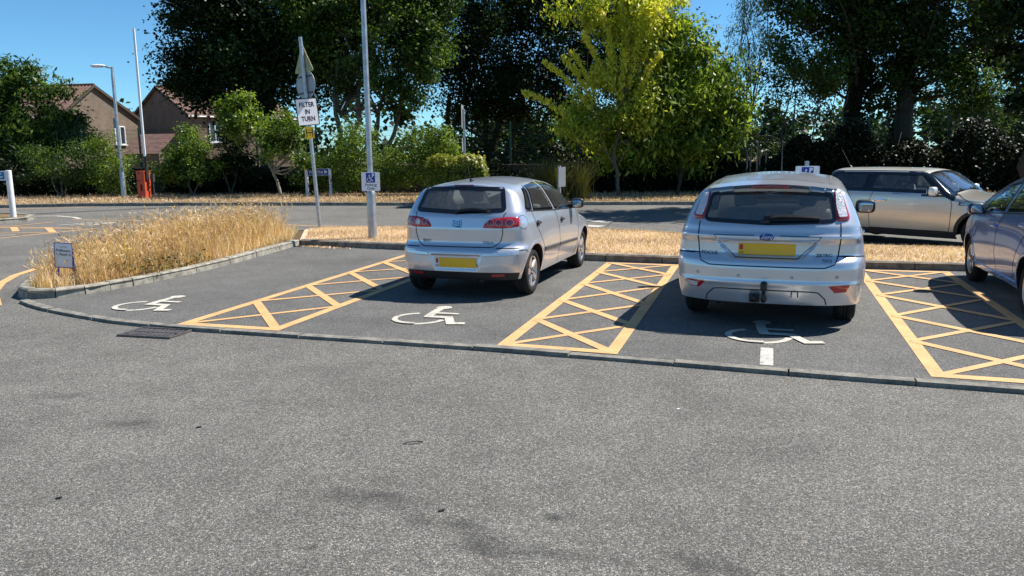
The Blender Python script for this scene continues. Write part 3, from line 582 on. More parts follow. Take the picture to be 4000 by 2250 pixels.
# ---- silver hatchback on the left
def build_seat():
    c = Car('silver_hatchback', 'silver hatchback with round red tail lamps and black lower bumper, in the middle bay', 'car', (-.69,9.505,.333), 3.95, .845,
        [(-.3,.78),(0,.79),(.35,.815),(.8,.835),(1.6,.84),(2.8,.84),(3.4,.82),(3.95,.72)],
        [(-.2,1.30),(.2,1.355),(.4,1.392),(.7,1.42),(1.2,1.44),(1.7,1.443),(2.05,1.41),(2.3,1.335),(2.95,.985),(3.2,.93),(3.6,.84),(3.95,.68),(4.3,.5)],
        [(.18,.10),(.26,.05),(.34,.02),(.42,.0),(.56,.0),(.61,.015),(.645,.065),(.69,.085),(.86,.075),(1.0,.105),(1.04,.125),(1.33,.335),(1.365,.36),(1.378,.33),(1.41,.35),(1.5,.5)],
        [(.15,3.85),(.4,3.95),(.6,3.94),(.75,3.85),(1.,3.7)], [(0,1.0),(1.,.985),(2.6,.93),(3.9,.9)], .50, .23, M['silver_a'], crown=.075, rc=.27, rp=3.6, kt=.11, kr=.035, shoulder=.02, tuck=(.35,.22), zm=.64,
        dents=[(0,.455,.30,.085,.25,.02)], rsm=.012, group='cars parked in the bays', bulges=[(.62,.52,.42,.25,.022),(3.1,.52,.42,.25,.022)])
    rw = [(-.60,1.055),(0,1.03),(.60,1.055),(.52,1.345),(0,1.362),(-.52,1.345)]
    c.window('rear_window', 'B', rw, .05, M['dusty'], [.07,.0,.07,.05,.0,.05])
    for vw in 'RL':
        c.window('quarter_window', vw, [(.45,1.075),(.64,1.05),(.83,1.335),(.70,1.315)], .028, M['glass'], .04)
        c.window('rear_door_window', vw, [(.70,1.045),(1.55,1.005),(1.40,1.375),(.89,1.345)], .03, M['glass'], .03)
        c.window('front_door_window', vw, [(1.63,1.0),(2.62,.965),(2.16,1.255),(1.82,1.345),(1.48,1.378)], .03, M['glass'], .03)
    c.window('windscreen', 'T', [(-.62,2.92),(.62,2.92),(.53,2.20),(-.53,2.20)], .05, M['glass'], .08)
    tg = [(-.575,1.03),(-.57,.80),(-.54,.70),(-.46,.64),(.46,.64),(.54,.70),(.57,.80),(.575,1.03),(.57,1.36),(-.57,1.36)]
    c.regions += [('tailgate','B',tg,None), ('black_lower_bumper','Z',[(-.2,.0),(.36,.0),(.36,.335),(-.2,.335)],M['black']), ('rear_bumper','Z',[(-.2,.335),(.30,.335),(.30,.61),(.18,.64),(-.2,.64)],None),
        ('rear_door','R',[(.98,.30),(1.66,.30),(1.74,.6),(1.62,1.0),(1.52,1.38),(.8,1.36),(.62,1.05)],None), ('rear_door','L',[(.98,.30),(1.66,.30),(1.74,.6),(1.62,1.0),(1.52,1.38),(.8,1.36),(.62,1.05)],None),
        ('front_door','R',[(1.66,.30),(2.68,.30),(2.72,.7),(2.66,.95),(2.1,1.3),(1.5,1.40),(1.62,1.0),(1.74,.6)],None), ('front_door','L',[(1.66,.30),(2.68,.30),(2.72,.7),(2.66,.95),(2.1,1.3),(1.5,1.40),(1.62,1.0),(1.74,.6)],None), ('bonnet','T',[(-.62,3.0),(.62,3.0),(.55,3.8),(-.55,3.8)],None), ('roof','T',[(-.5,.4),(.5,.4),(.5,2.2),(-.5,2.2)],None)]
    ax = [.62,3.12]; c.build_body([(ax[0],.30,.345),(ax[1],.30,.345)])
    c.gaps([('B',tg[0:8]+[(.60,1.05)]), ('B',[(-.60,1.05),(-.575,1.03)]), ('B',[(-.76,.625),(-.5,.632)]), ('B',[(.5,.632),(.76,.625)])]+[(v,p) for v in 'RL' for p in ([(.64,1.04),(.70,.88),(.86,.70),(.99,.56),(1.0,.40),(.96,.27)],[(1.60,.995),(1.70,.80),(1.76,.55),(1.72,.27)],[(2.66,.955),(2.73,.75),(2.72,.5),(2.66,.27)],[(.15,.60),(.30,.60),(.36,.56)])], .010)
    for sg in (1,-1):
        pl = [(.33,.872),(.37,.94),(.46,.985),(.60,1.0),(.735,.995),(.745,.88),(.60,.865)]; pl = pl if sg > 0 else mir(pl)
        t = c.patch('tail_lamp', 'B', rounded(pl,.03), M['red'], .003, .016, .03, grid=.02)
        for (x, m, r) in ((.43,'dred',.037),(.525,'clear' if sg < 0 else 'dred',.037),(.64,'smoke',.04)):
            c.patch('lamp_bowl', 'B', disc(sg*x,.93,r,20)[0], M[m], .021, .004, .02, t, .015); c.ring('lamp_ring', 'B', disc(sg*x,.93,r+.005,20)[0], .008, M['lampring'], .024, t)
        c.gaps([('B',[(sg*.575,1.0),(sg*.572,.865)])], .008)
        c.bar('bumper_strip', 'B', [(sg*.36,.555),(sg*.5,.558),(sg*.66,.565),(sg*.755,.575)], .055, .012, M['silver_a'])
        c.patch('rear_reflector', 'B', rounded([(sg*.44,.318),(sg*.60,.322),(sg*.60,.292),(sg*.46,.288)],.008), M['red'], .006, .004, .01)
    c.bar('bumper_strip', 'R', [(.06,.578),(.2,.585)], .05, .010, M['silver_a']); c.bar('bumper_strip', 'L', [(.06,.578),(.2,.585)], .05, .010, M['silver_a'])
    c.patch('brake_lamp', 'B', rounded([(-.13,1.362),(.13,1.362),(.12,1.376),(-.12,1.376)],.005), M['dred'], .004, .003, .01)
    p = c.patch('number_plate', 'B', [(-.27,.395),(.27,.395),(.27,.51),(-.27,.51)], M['plate'], .008)
    c.patch('plate_band', 'B', [(-.267,.398),(-.215,.398),(-.215,.507),(-.267,.507)], M['white_plate'], .0095, parent=p); c.patch('plate_crest', 'B', rounded([(-.258,.44),(-.224,.44),(-.224,.50),(-.258,.50)],.01), M['redink'], .011, parent=p); c.text('plate_letters', 'B', 'GBJ', (-.241,.415), .030, M['black_ink'], .011, parent=p)
    b = c.patch('badge', 'B', rounded([(-.055,.865),(.055,.865),(.055,.965),(-.055,.965)],.02), M['dark_metal'], .005, .006, .02)
    for i in range(4): c.strip('badge_bar', 'B', [(-.042,.885+i*.02-.006),(-.01,.889+i*.02),(.01,.892+i*.02),(.042,.897+i*.02+.004)], .012, M['chrome'], .0135, b, .01)
    c.ring('badge_rim', 'B', rounded([(-.058,.862),(.058,.862),(.058,.968),(-.058,.968)],.02), .010, M['chrome'], .012, b)
    c.text('badge_letters', 'B', 'SEAT', (-.41,.705), .048, M['trim'], .005, .01, squash=1.1); c.text('badge_letters', 'B', 'STELLA', (.40,.695), .04, M['trim'], .005, .01)
    w = c.strip('wiper', 'B', [(.0,1.055),(.12,1.075),(.30,1.068),(.42,1.055)], .035, M['black'], .028); c.bar('wiper_arm', 'B', [(-.03,1.035),(.02,1.06),(.2,1.085),(.38,1.068)], .022, .035, M['black'])
    for sd, vw in ((1,'R'),(-1,'L')):
        c.mirror_part(sd, 2.48, 1.0, M['black'], (.19,.10,.14)); c.handle(sd, .78, .885, M['black'], .14); c.handle(sd, 1.86, .845, M['black'], .14)
        for y, z in ((.78,.885),(1.86,.845)): c.patch('handle_cup', vw, disc(y,z,.062,20)[0], M['silver_a'], .001, -.012, .05)
        c.bar('door_moulding', vw, [(1.02,.535),(1.73,.515)], .052, .014, M['trim']); c.bar('door_moulding', vw, [(1.76,.515),(2.68,.49)], .052, .014, M['trim'])
        c.bar('window_sill_trim', vw, [(.47,1.055),(1.6,.992),(2.62,.952)], .016, .006, M['black']); c.bar('pillar_trim', vw, [(.655,1.05),(.855,1.345)], .022, .006, M['chrome'])
    c.ring('fuel_flap', 'R', disc(.33,.93,.085,28)[0], .005, M['trim'], .002)
    c.patch('side_repeater', 'R', rounded([(2.84,.80),(2.92,.80),(2.92,.83),(2.84,.83)],.01), M['clear'], .004, .005, .012)
    c.seats(1.75,.78,.42,2.32,2.62); c.wheels(ax, .293, .815, .19, 5, [(0,.034,.05)], M['chrome'])
    mb = MB(); p = c.proj('T', [(0,.60)])[0]; mb.tube([p,p+np.array([0,-.04,.03])],[.028,.012],8); mb.tube([p+np.array([0,-.04,.03]),p+np.array([0,-.20,.33])],.0045,6); mb.build('aerial', M['black'], c.root)
    mb = MB(); mb.tube([(.32,.05,.235),(.32,.4,.24)],.025,10); mb.build('exhaust', M['dark_metal'], c.root, True)
    mb = MB(); mb.box((-.3,2.0,1.18),(.04,.03,.02)); mb.build('mirror_tag', M['teal_ink'], c.root)
    return c
# ---- silver hatchback on the right, seen from behind
def build_focus():
    c = Car('silver_hatchback', 'silver hatchback with tall pillar tail lamps and tow ball, seen squarely from behind', 'car', (2.47,7.625,.375), 4.34, .92,
        [(-.3,.86),(0,.865),(.4,.895),(.9,.905),(2.0,.905),(3.4,.9),(4.0,.84),(4.34,.76)],
        [(-.2,1.36),(.2,1.41),(.34,1.428),(.6,1.462),(1.1,1.50),(1.7,1.518),(2.2,1.485),(2.55,1.41),(3.35,1.03),(3.6,.96),(4.0,.87),(4.34,.72),(4.6,.5)],
        [(.2,.10),(.28,.06),(.36,.03),(.44,.005),(.47,-.012),(.50,.0),(.62,-.002),(.68,.012),(.715,.05),(.74,.085),(.86,.088),(.90,.062),(.93,.062),(.95,.085),(1.02,.105),(1.06,.135),(1.33,.335),(1.362,.365),(1.375,.27),(1.405,.235),(1.425,.245),(1.46,.4)],
        [(.15,4.2),(.4,4.33),(.6,4.33),(.8,4.2),(1.1,4.0)], [(0,1.0),(1.,.99),(2.6,.95),(4.3,.9)], .47, .25, M['silver_b'], crown=.06, rc=.27, rp=3.4, kt=.10, kr=.025, shoulder=.02, tuck=(.30,.20), zm=.60,
        dents=[(0,.79,.40,.085,.9,.028)], rsm=.010, group='cars parked in the bays', bulges=[(.83,.5,.45,.26,.022),(3.47,.5,.45,.26,.022)])
    rw = [(-.645,1.055),(0,1.03),(.645,1.055),(.575,1.34),(0,1.362),(-.575,1.34)]
    c.window('rear_window', 'B', rw, .038, M['dusty'], [.09,0.,.09,.04,0.,.04])
    for vw in 'RL':
        c.window('quarter_window', vw, [(.50,1.10),(.86,1.075),(.92,1.36),(.78,1.35)], .03, M['glass'], .04); c.window('rear_door_window', vw, [(.92,1.07),(1.72,1.02),(1.66,1.395),(.98,1.37)], .03, M['glass'], .03); c.window('front_door_window', vw, [(1.80,1.02),(2.92,.98),(2.42,1.30),(2.1,1.375),(1.74,1.40)], .03, M['glass'], .03)
    c.window('windscreen', 'T', [(-.66,3.25),(.66,3.25),(.56,2.5),(-.56,2.5)], .05, M['glass'], .08)
    tg = [(-.665,1.055),(-.672,.90),(-.655,.74),(-.63,.67),(-.54,.635),(.54,.635),(.63,.67),(.655,.74),(.672,.90),(.665,1.055),(.6,1.37),(-.6,1.37)]
    rd = [(.95,.32),(1.75,.32),(1.84,.6),(1.78,1.0),(1.72,1.4),(.9,1.38),(.85,1.05)]; fd = [(1.75,.32),(2.95,.32),(3.0,.7),(2.96,.97),(2.4,1.32),(1.72,1.42),(1.78,1.0),(1.84,.6)]
    c.regions += [('tailgate','B',tg,None), ('rear_valance','B',[(-.57,.2),(.57,.2),(.57,.32),(.48,.40),(-.48,.40),(-.57,.32)],M['silver_b']), ('rear_bumper','Z',[(-.2,.2),(.42,.2),(.42,.735),(-.2,.735)],None), ('rear_door','R',rd,None), ('rear_door','L',rd,None), ('front_door','R',fd,None), ('front_door','L',fd,None), ('bonnet','T',[(-.68,3.4),(.68,3.4),(.6,4.2),(-.6,4.2)],None), ('roof','T',[(-.54,.55),(.54,.55),(.54,2.5),(-.54,2.5)],None)]
    ax = [.84,3.48]; c.build_body([(ax[0],.315,.365),(ax[1],.315,.365)])
    c.gaps([('B',tg[0:10]), ('B',[(-.80,.738),(-.66,.742)]), ('B',[(.66,.742),(.80,.738)]), ('B',[(-.57,.27),(-.555,.33),(-.49,.395),(-.40,.402),(.40,.402),(.49,.395),(.555,.33),(.57,.27)]), ('B',[(.25,.34),(.25,.395),(.26,.405),(.30,.405),(.31,.395),(.31,.34)]), ('T',[(-.50,.60),(.50,.60)])]+[(v,p) for v in 'RL' for p in ([(.18,.735),(.36,.73),(.46,.70)],[(.86,1.05),(.98,.85),(1.2,.62),(1.22,.40),(1.2,.30)],[(1.78,1.01),(1.85,.6),(1.8,.3)],[(2.97,.96),(3.02,.6),(2.98,.3)])], .011)
    for sg in (1,-1):
        lp = [(.628,1.068),(.735,1.075),(.742,1.11),(.665,1.325),(.640,1.345),(.585,1.345),(.60,1.20)]; lp = lp if sg > 0 else mir(lp)
        t = c.patch('tail_lamp', 'B', rounded(lp,.02), M['red'], .004, .018, .025, grid=.02)
        ip = [(.640,1.10),(.715,1.107),(.652,1.32),(.596,1.333),(.610,1.20)]; c.patch('clear_cell', 'B', rounded(ip if sg > 0 else mir(ip),.015), M['clear'], .0235, .003, .02, t, .016)
        rp = [(.58,.462),(.775,.472),(.745,.40),(.64,.392)]; rp = rp if sg > 0 else mir(rp); q = c.patch('rear_fog_lamp', 'B', rounded(rp,.012), M['red'], .004, .006, .02, grid=.02)
        if sg < 0: c.patch('clear_cell', 'B', rounded(mir([(.645,.452),(.765,.462),(.738,.41),(.655,.402)]),.01), M['clear'], .0115, .002, .01, q, .02)
        c.strip('roof_channel', 'T', [(sg*.555,.62),(sg*.56,1.2),(sg*.555,2.45)], .028, M['trim'], .003)
        for y, z in ((.655,.55),(.25,.54)):
            c.ring('parking_sensor', 'B', disc(sg*y,z,.014,14)[0], .005, M['trim'], .002)
    c.patch('brake_lamp', 'B', rounded([(-.20,1.383),(.20,1.383),(.17,1.414),(-.17,1.414)],.006), M['dred'], .004, .004, .01)
    p = c.patch('number_plate', 'B', [(-.27,.735),(.27,.735),(.27,.85),(-.27,.85)], M['plate'], .006); c.patch('plate_band', 'B', [(-.267,.738),(-.215,.738),(-.215,.847),(-.267,.847)], M['plate'], .0075, parent=p); c.patch('plate_crest', 'B', rounded([(-.258,.785),(-.224,.785),(-.224,.838),(-.258,.838)],.01), M['redink'], .0095, parent=p); c.text('plate_letters', 'B', 'GBJ', (-.241,.755), .030, M['black_ink'], .0095, parent=p)
    el = [(.078*math.cos(t), .917+.034*math.sin(t)) for t in np.linspace(0,2*math.pi,32,endpoint=False)]; b = c.patch('badge', 'B', el, M['chrome'], .004, .006, .015, grid=.015); c.patch('badge_enamel', 'B', [(x*.88,.917+(z-.917)*.78) for x, z in el], M['fordblue'], .0115, parent=b, grid=.02); c.text('badge_letters', 'B', 'Ford', (0,.917), .05, M['white_plate'], .0135, .0, b, 1.1, .35)
    [c.strip('crease_line', 'B', q, .007, M['trim'], .0025) for q in ([(-.51,.928),(-.12,.934)],[(.12,.934),(.50,.928)],[(-.51,.928),(-.465,.872)],[(.50,.928),(.455,.872)],[(-.465,.872),(-.29,.712)],[(.455,.872),(.29,.712)],[(-.29,.712),(.29,.712)])]
    c.bar('tailgate_grip', 'B', [(-.47,.888),(-.2,.884),(.2,.884),(.47,.888)], .022, .006, M['silver_b'])
    c.text('badge_letters', 'B', 'FOCUS', (-.55,.745), .046, M['dark_metal'], .005, .01, squash=1.15); c.text('badge_letters', 'B', 'ZETEC', (.53,.748), .042, M['dark_metal'], .005, .01, squash=1.2); c.text('badge_letters', 'B', 'TDCi', (.555,.70), .034, M['dark_metal'], .005, .006, squash=1.15); c.ring('badge_frame', 'B', rounded([(.505,.684),(.605,.684),(.605,.716),(.505,.716)],.006), .004, M['chrome'], .005)
    c.patch('wiper_hub', 'B', rounded([(-.08,1.045),(.02,1.045),(.03,1.09),(-.03,1.105)],.02), M['black'], .004, .03, .03, grid=.02); c.bar('wiper_arm', 'B', [(-.04,1.08),(.1,1.098),(.3,1.098),(.47,1.088)], .032, .045, M['black']); c.strip('wiper', 'B', [(.0,1.065),(.25,1.075),(.46,1.08)], .02, M['black'], .02)
    for sd in (1,-1):
        c.mirror_part(sd, 2.72, 1.03, M['black'], (.23,.12,.165)); c.handle(sd, 1.12, .90, M['chrome'], .17); c.handle(sd, 1.98, .88, M['chrome'], .17); c.bar('window_sill_trim', 'R' if sd > 0 else 'L', [(.52,1.08),(1.75,1.005),(2.92,.965)], .02, .006, M['black'])
    tb = MB(); tb.tube([(0,.10,.32),(0,-.04,.31),(0,-.085,.33),(0,-.085,.40)],[.028,.026,.024,.018],10); tb.lathe([(-.028,.001),(-.02,.02),(0,.034),(.02,.03),(.05,.034),(.075,.024),(.082,.001)], 16, 'z', (0,-.085,.425)); tb.build('tow_ball', M['black'], c.root, True)
    tb = MB(); tb.box((-.09,-.01,.325),(.10,.03,.09),.012); tb.tube([(-.09,-.03,.325),(-.09,-.045,.325)],.035,14); tb.build('tow_socket', M['black'], c.root, True)
    tb = MB(); tb.tube([(-.45,.16,.24),(-.45,.5,.25)],.028,10); tb.build('exhaust', M['dark_metal'], c.root, True)
    c.seats(1.95,1.0,.44,2.55,2.9); c.wheels(ax, .315, .865, .205, 5, [(-.06,.02,.028),(.06,.02,.028)])
    mb = MB(); q = c.proj('T', [(0,2.35)])[0]; mb.tube([q,q+np.array([0,-.07,.42])],[.007,.003],6); mb.build('aerial', M['trim'], c.root)
    return c
# ---- small champagne car across the verge
def build_mini():
    c = Car('champagne_small_car', 'champagne gold three door small car with black pillars, parked beyond the verge', 'car', (6.672,16.426,2.45), 3.70, .845,
        [(-.3,.80),(0,.81),(.5,.835),(2.,.845),(3.1,.835),(3.7,.70)],
        [(-.2,1.37),(.1,1.385),(.5,1.402),(1.2,1.408),(1.8,1.398),(2.05,1.38),(2.18,1.33),(2.62,1.0),(2.8,.965),(3.2,.92),(3.5,.84),(3.7,.68),(4.,.4)],
        [(.2,.05),(.4,.0),(.6,.0),(.75,.06),(.95,.10),(1.3,.20),(1.4,.24)], [(.2,3.62),(.5,3.70),(.7,3.68),(.9,3.55)], [(0,.97),(3.7,.94)], .52, .165, M['gold'], crown=.045, rc=.22, rp=4., kt=.085, kr=.12, shoulder=.012, tuck=(.22,.12), zm=.66, group='cars parked beyond the verge', bulges=[(.62,.5,.4,.3,.02),(3.09,.5,.4,.3,.02)])
    for vw in 'RL':
        c.window('rear_side_window', vw, [(.24,1.0),(1.06,.985),(1.08,1.325),(.42,1.325)], .05, M['tint'], .04, M['blackgloss']); c.window('door_window', vw, [(1.14,.985),(2.44,.965),(2.14,1.24),(2.05,1.315),(1.16,1.325)], .05, M['glass'], [.03,.03,.05,.05,.03], M['blackgloss'])
    c.window('windscreen', 'T', [(-.64,2.62),(.64,2.62),(.585,2.12),(-.585,2.12)], .045, M['glass'], .06); c.window('rear_window', 'B', [(-.60,1.02),(.60,1.02),(.54,1.31),(-.54,1.31)], .05, M['glass'], .08)
    dr_ = [(1.16,.30),(2.62,.30),(2.64,.8),(2.58,.965),(2.1,1.33),(1.1,1.33),(1.2,.97),(1.15,.75)]
    roofp = [(-.72,-.1),(.72,-.1),(.72,2.16),(-.72,2.16)]
    c.regions += [('black_sill','Z',[(-.3,.1),(4,.1),(4,.30),(-.3,.30)],M['black']), ('black_pillar_band','R',[(-.1,.955),(2.62,.945),(2.20,1.32),(2.08,1.335),(.1,1.335)],M['blackgloss']), ('black_pillar_band','L',[(-.1,.955),(2.62,.945),(2.20,1.32),(2.08,1.335),(.1,1.335)],M['blackgloss']), ('black_pillar','T',[(.50,2.14),(.85,2.10),(.85,2.68),(.60,2.66)],M['blackgloss']), ('black_pillar','T',[(-.50,2.14),(-.60,2.66),(-.85,2.68),(-.85,2.10)],M['blackgloss']), ('roof','T',roofp,M['goldroof']), ('door','R',dr_,None), ('door','L',dr_,None), ('bonnet','T',[(-.7,2.66),(.7,2.66),(.6,3.5),(-.6,3.5)],None)]
    c.lip = M['black']; ax = [.62,3.09]; c.build_body([(ax[0],.30,.345),(ax[1],.30,.345)])
    c.gaps([(v,p) for v in 'RL' for p in ([(1.22,.965),(1.16,.80),(1.17,.55),(1.19,.30)],[(2.58,.955),(2.64,.78),(2.63,.5),(2.61,.30)],[(1.19,.298),(2.61,.300)])]+[('R',[(2.64,.955),(3.0,.80),(3.2,.75)])], .010)
    for sd, vw in ((1,'R'),(-1,'L')):
        c.ring('arch_trim', vw, [(ax[1]+.385*math.cos(t),.30+.385*math.sin(t)) for t in np.linspace(rad(-2),rad(182),36)][::1]+[(ax[1]+.34*math.cos(t),.30+.34*math.sin(t)) for t in np.linspace(rad(182),rad(-2),36)], .004, M['black'], .006) if False else None
        for a in ax:
            th = np.linspace(rad(2),rad(178),40); l = [np.c_[a+np.cos(th)*k,.30+np.sin(th)*k] for k in (.352,.375,.402)]; v = np.concatenate([c.proj(vw,q,o_) for q, o_ in zip(l,(.006,.014,.004))]); n = 40
            mk('arch_trim', v, c.fix(v,[(k*n+i,k*n+i+1,(k+1)*n+i+1,(k+1)*n+i) for k in range(2) for i in range(n-1)],vw), M['black'], c.root, True)
        c.bar('belt_trim', vw, [(-.02,.962),(1.2,.962),(2.45,.945)], .018, .008, M['chrome']); c.bar('sill_edge', vw, [(1.0,.275),(2.7,.285)], .03, .01, M['black'])
        c.handle(sd, 1.37, .815, M['chrome'], .26); c.mirror_part(sd, 2.36, .975, M['goldroof'], (.19,.13,.16)); c.bar('roof_rail_edge', vw, [(.25,1.345),(1.2,1.352),(2.02,1.345)], .012, .006, M['black'])
        s_ = c.patch('side_vent', vw, rounded([(2.68,.80),(2.75,.835),(3.0,.775),(2.78,.765)],.02), M['black'], .004, .008, .02, grid=.03); c.patch('side_repeater', vw, rounded([(2.685,.785),(2.76,.785),(2.76,.83),(2.685,.83)],.02), M['clear'], .014, .006, .015, s_, .02)
        for k in range(3): c.strip('vent_slat', vw, [(2.78,.815-.017*k),(2.97-.02*k,.79-.008*k)], .005, M['chrome'], .0135, s_)
    c.seats(1.45,.62,.42,2.05,2.4); c.wheels(ax, .30, .81, .19, 5, [(0,.03,.045)])
    mb = MB(); q = c.proj('T', [(0,.35)])[0]; mb.tube([q,q+np.array([0,-.03,.04])],[.02,.01],8); mb.tube([q+np.array([0,-.03,.04]),q+np.array([0,-.22,.36])],.004,6); mb.build('aerial', M['black'], c.root)
    return c
# ---- blue car cut by the right edge
def build_jazz():
    c = Car('blue_hatchback', 'glossy blue tall hatchback cut off by the right edge of the view', 'car', (5.93,7.25,.312), 3.90, .845,
        [(-.3,.80),(0,.80),(.5,.83),(2.8,.84),(3.4,.82),(3.9,.70)],
        [(-.2,1.43),(.2,1.46),(.8,1.515),(1.4,1.525),(1.8,1.50),(2.2,1.43),(2.8,1.22),(3.3,1.0),(3.5,.90),(3.75,.80),(3.9,.66),(4.2,.4)],
        [(.2,.06),(.4,.0),(.62,.0),(.72,.05),(1.0,.09),(1.42,.26),(1.5,.3)], [(.2,3.8),(.5,3.90),(.7,3.86),(.95,3.7)], [(0,1.07),(.9,1.06),(2.6,.96),(3.9,.9)], .48, .24, M['blue'], crown=.06, rc=.25, rp=4., kt=.10, kr=.12, shoulder=.015, tuck=(.26,.16), zm=.62, group='cars parked in the bays', bulges=[(.62,.5,.42,.26,.02),(3.11,.5,.42,.26,.02)])
    for vw in 'RL':
        c.window('rear_door_window', vw, [(.52,1.11),(1.60,1.03),(1.52,1.41),(.72,1.40)], .035, M['glass'], .05); c.window('front_door_window', vw, [(1.72,1.03),(2.62,.965),(2.45,1.13),(2.12,1.30),(1.62,1.41)], .035, M['glass'], .04); c.window('front_quarter_window', vw, [(2.70,.965),(3.12,.955),(2.58,1.15)], .025, M['glass'], .03)
    c.window('windscreen', 'T', [(-.64,3.25),(.64,3.25),(.56,2.15),(-.56,2.15)], .05, M['glass'], .08); c.window('rear_window', 'B', [(-.56,1.06),(.56,1.06),(.52,1.38),(-.52,1.38)], .05, M['glass'], .06)
    fd = [(1.72,.30),(2.86,.30),(3.04,.6),(3.05,.9),(2.6,1.0),(1.6,1.44),(1.68,1.03),(1.9,.7)]; rd = [(.98,.45),(1.1,.30),(1.72,.30),(1.9,.7),(1.68,1.03),(1.58,1.43),(.7,1.42),(.45,1.1),(.9,.75)]
    c.regions += [(n_,v,p,None) for v in 'RL' for n_, p in (('front_door',fd),('rear_door',rd))]+[('rear_bumper','Z',[(-.2,.2),(.3,.2),(.3,.66),(-.2,.66)],None), ('bonnet','T',[(-.7,3.3),(.7,3.3),(.6,3.8),(-.6,3.8)],None), ('roof','T',[(-.54,.3),(.54,.3),(.54,2.1),(-.54,2.1)],None)]
    ax = [.62,3.115]; c.build_body([(ax[0],.30,.345),(ax[1],.30,.345)])
    c.gaps([(v,p) for v in 'RL' for p in ([(3.04,.92),(3.06,.70),(2.98,.45),(2.86,.27)],[(1.66,1.02),(1.86,.82),(1.88,.55),(1.76,.27)],[(.46,1.08),(.85,.80),(1.02,.62),(1.10,.45),(1.1,.27)])], .010)
    for sd, vw in ((1,'R'),(-1,'L')):
        c.handle(sd, 1.98, .845, M['blue'], .18); c.handle(sd, .90, .935, M['blue'], .18); c.mirror_part(sd, 2.55, .975, M['blue'], (.18,.16,.15)); c.bar('window_sill_trim', vw, [(.5,1.085),(1.65,1.01),(2.7,.945)], .018, .006, M['black']); c.bar('sill_flare', vw, [(1.0,.30),(2.8,.30)], .05, .012, M['blue']); c.bar('door_guard', vw, [(.75,1.428),(1.58,1.44),(2.15,1.325),(2.6,1.15)], .02, .008, M['black'])
    c.seats(1.75,.75,.46,2.3,2.75); c.wheels(ax, .298, .815, .185, 5, [(-.09,.018,.022),(.09,.018,.022)])
    return c
build_seat(); build_focus(); build_mini(); build_jazz()
# ------------------------------------------------------------------ signs, posts, barrier
M['trim2'] = plain('weathered_sign_back', (.17,.19,.22), .6, .2)
def rrect(w, h, r=.02): return [tuple(p) for p in rounded([(-w/2,-h/2),(w/2,-h/2),(w/2,h/2),(-w/2,h/2)], r)]
def plate(name, poly, th, m, parent, loc=(0,0,0), rz=0., ry=0., smooth=False):
    """upright plate: poly in (x,z), front face towards local -y"""
    n = len(poly); v = [(x,-th/2,z) for x, z in poly]+[(x,th/2,z) for x, z in poly]
    ar = sum(poly[i][0]*poly[(i+1)%n][1]-poly[(i+1)%n][0]*poly[i][1] for i in range(n)); idx = list(range(n)) if ar > 0 else list(range(n))[::-1]
    f = [tuple(idx), tuple(i+n for i in reversed(idx))]+[(idx[i],idx[i]+n,idx[(i+1)%n]+n,idx[(i+1)%n]) for i in range(n)]
    o = mk(name, v, f, m, parent); o.location = loc; o.rotation_euler = (0,ry,rz); return o
def decal(name, polys, m, parent, y, dx=0., dz=0., k=1.):
    v, f = [], []
    for q in polys:
        o = len(v); v += [(dx+x*k,y,dz+z*k) for x, z in q]; ar = sum(q[i][0]*q[(i+1)%len(q)][1]-q[(i+1)%len(q)][0]*q[i][1] for i in range(len(q))); ix = list(range(o,o+len(q))); f.append(tuple(ix if ar > 0 else ix[::-1]))
    return mk(name, v, f, m, parent)
def lettering(name, body, size, m, parent, y, dx=0., dz=0., bold=0., sq=1.):
    v, f = textmesh(body, size, bold); return mk(name, [(dx+x*sq,y,dz+z) for x, z in v], f, m, parent)
def parking_plate(root, loc, rz=0.):
    p = plate('sign_plate', rrect(.36,.37,.015), .006, M['white_plate'], root, loc, rz)
    decal('blue_panel', [rrect(.18,.19,.012)], M['blue_ink'], p, -.0045, 0, .075)
    decal('wheelchair_sign', wheelchair(.125), M['white_plate'], p, -.006, -.075, .0)
    lettering('sign_letter', 'P', .10, M['white_plate'], p, -.0062, .05, .118, .04)
    lettering('sign_lettering', 'Parking', .077, M['black_ink'], p, -.0045, 0, -.065, .012); lettering('sign_lettering', 'Only', .077, M['black_ink'], p, -.0045, 0, -.135, .012)
    for x in (-.165,.165):
        for z in (-.17,.17): decal('rivet', disc(x,z,.006,8), M['trim'], p, -.0048)
    return p
# tall lamp post with the parking sign
t = empty('lamp_post', (-2.79,15.86,.1)); tag(t, 'tall galvanised lamp column rising out of the dry verge, out of frame', 'lamp post')
mb = MB(); mb.tube([(0,0,0),(0,0,.86),(0,0,.92),(0,0,.97)],[.09,.09,.085,.058],20); mb.build('column_base', M['galv'], t, 'auto')
mb = MB(); mb.tube([(0,0,.965),(0,0,4.78),(0,0,6.4)],[.056,.05,.047],18); mb.build('column', M['galv'], t, 'auto'); mb = MB(); mb.tube([(0,0,4.74),(0,0,4.84)],.066,18); mb.build('collar', M['galv'], t, 'auto')
mb = MB(); mb.ell((-.45,0,6.5),(.35,.14,.07)); mb.tube([(0,0,6.38),(-.2,0,6.48)],.03,8); mb.build('lantern', M['galv'], t, True)
mb = MB(); mb.box((0,.0,.45),(.01,.19,.0)); 
s_ = empty('parking_sign', (-2.77,15.76,1.23)); tag(s_, 'white disabled parking only sign fixed to the tall lamp column', 'sign', 'parking signs'); parking_plate(s_, (0,0,0), rad(2)); mb = MB(); mb.box((0,.04,.1),(.13,.05,.03)); mb.box((0,.04,-.1),(.13,.05,.03)); mb.build('bracket', M['galv'], s_)
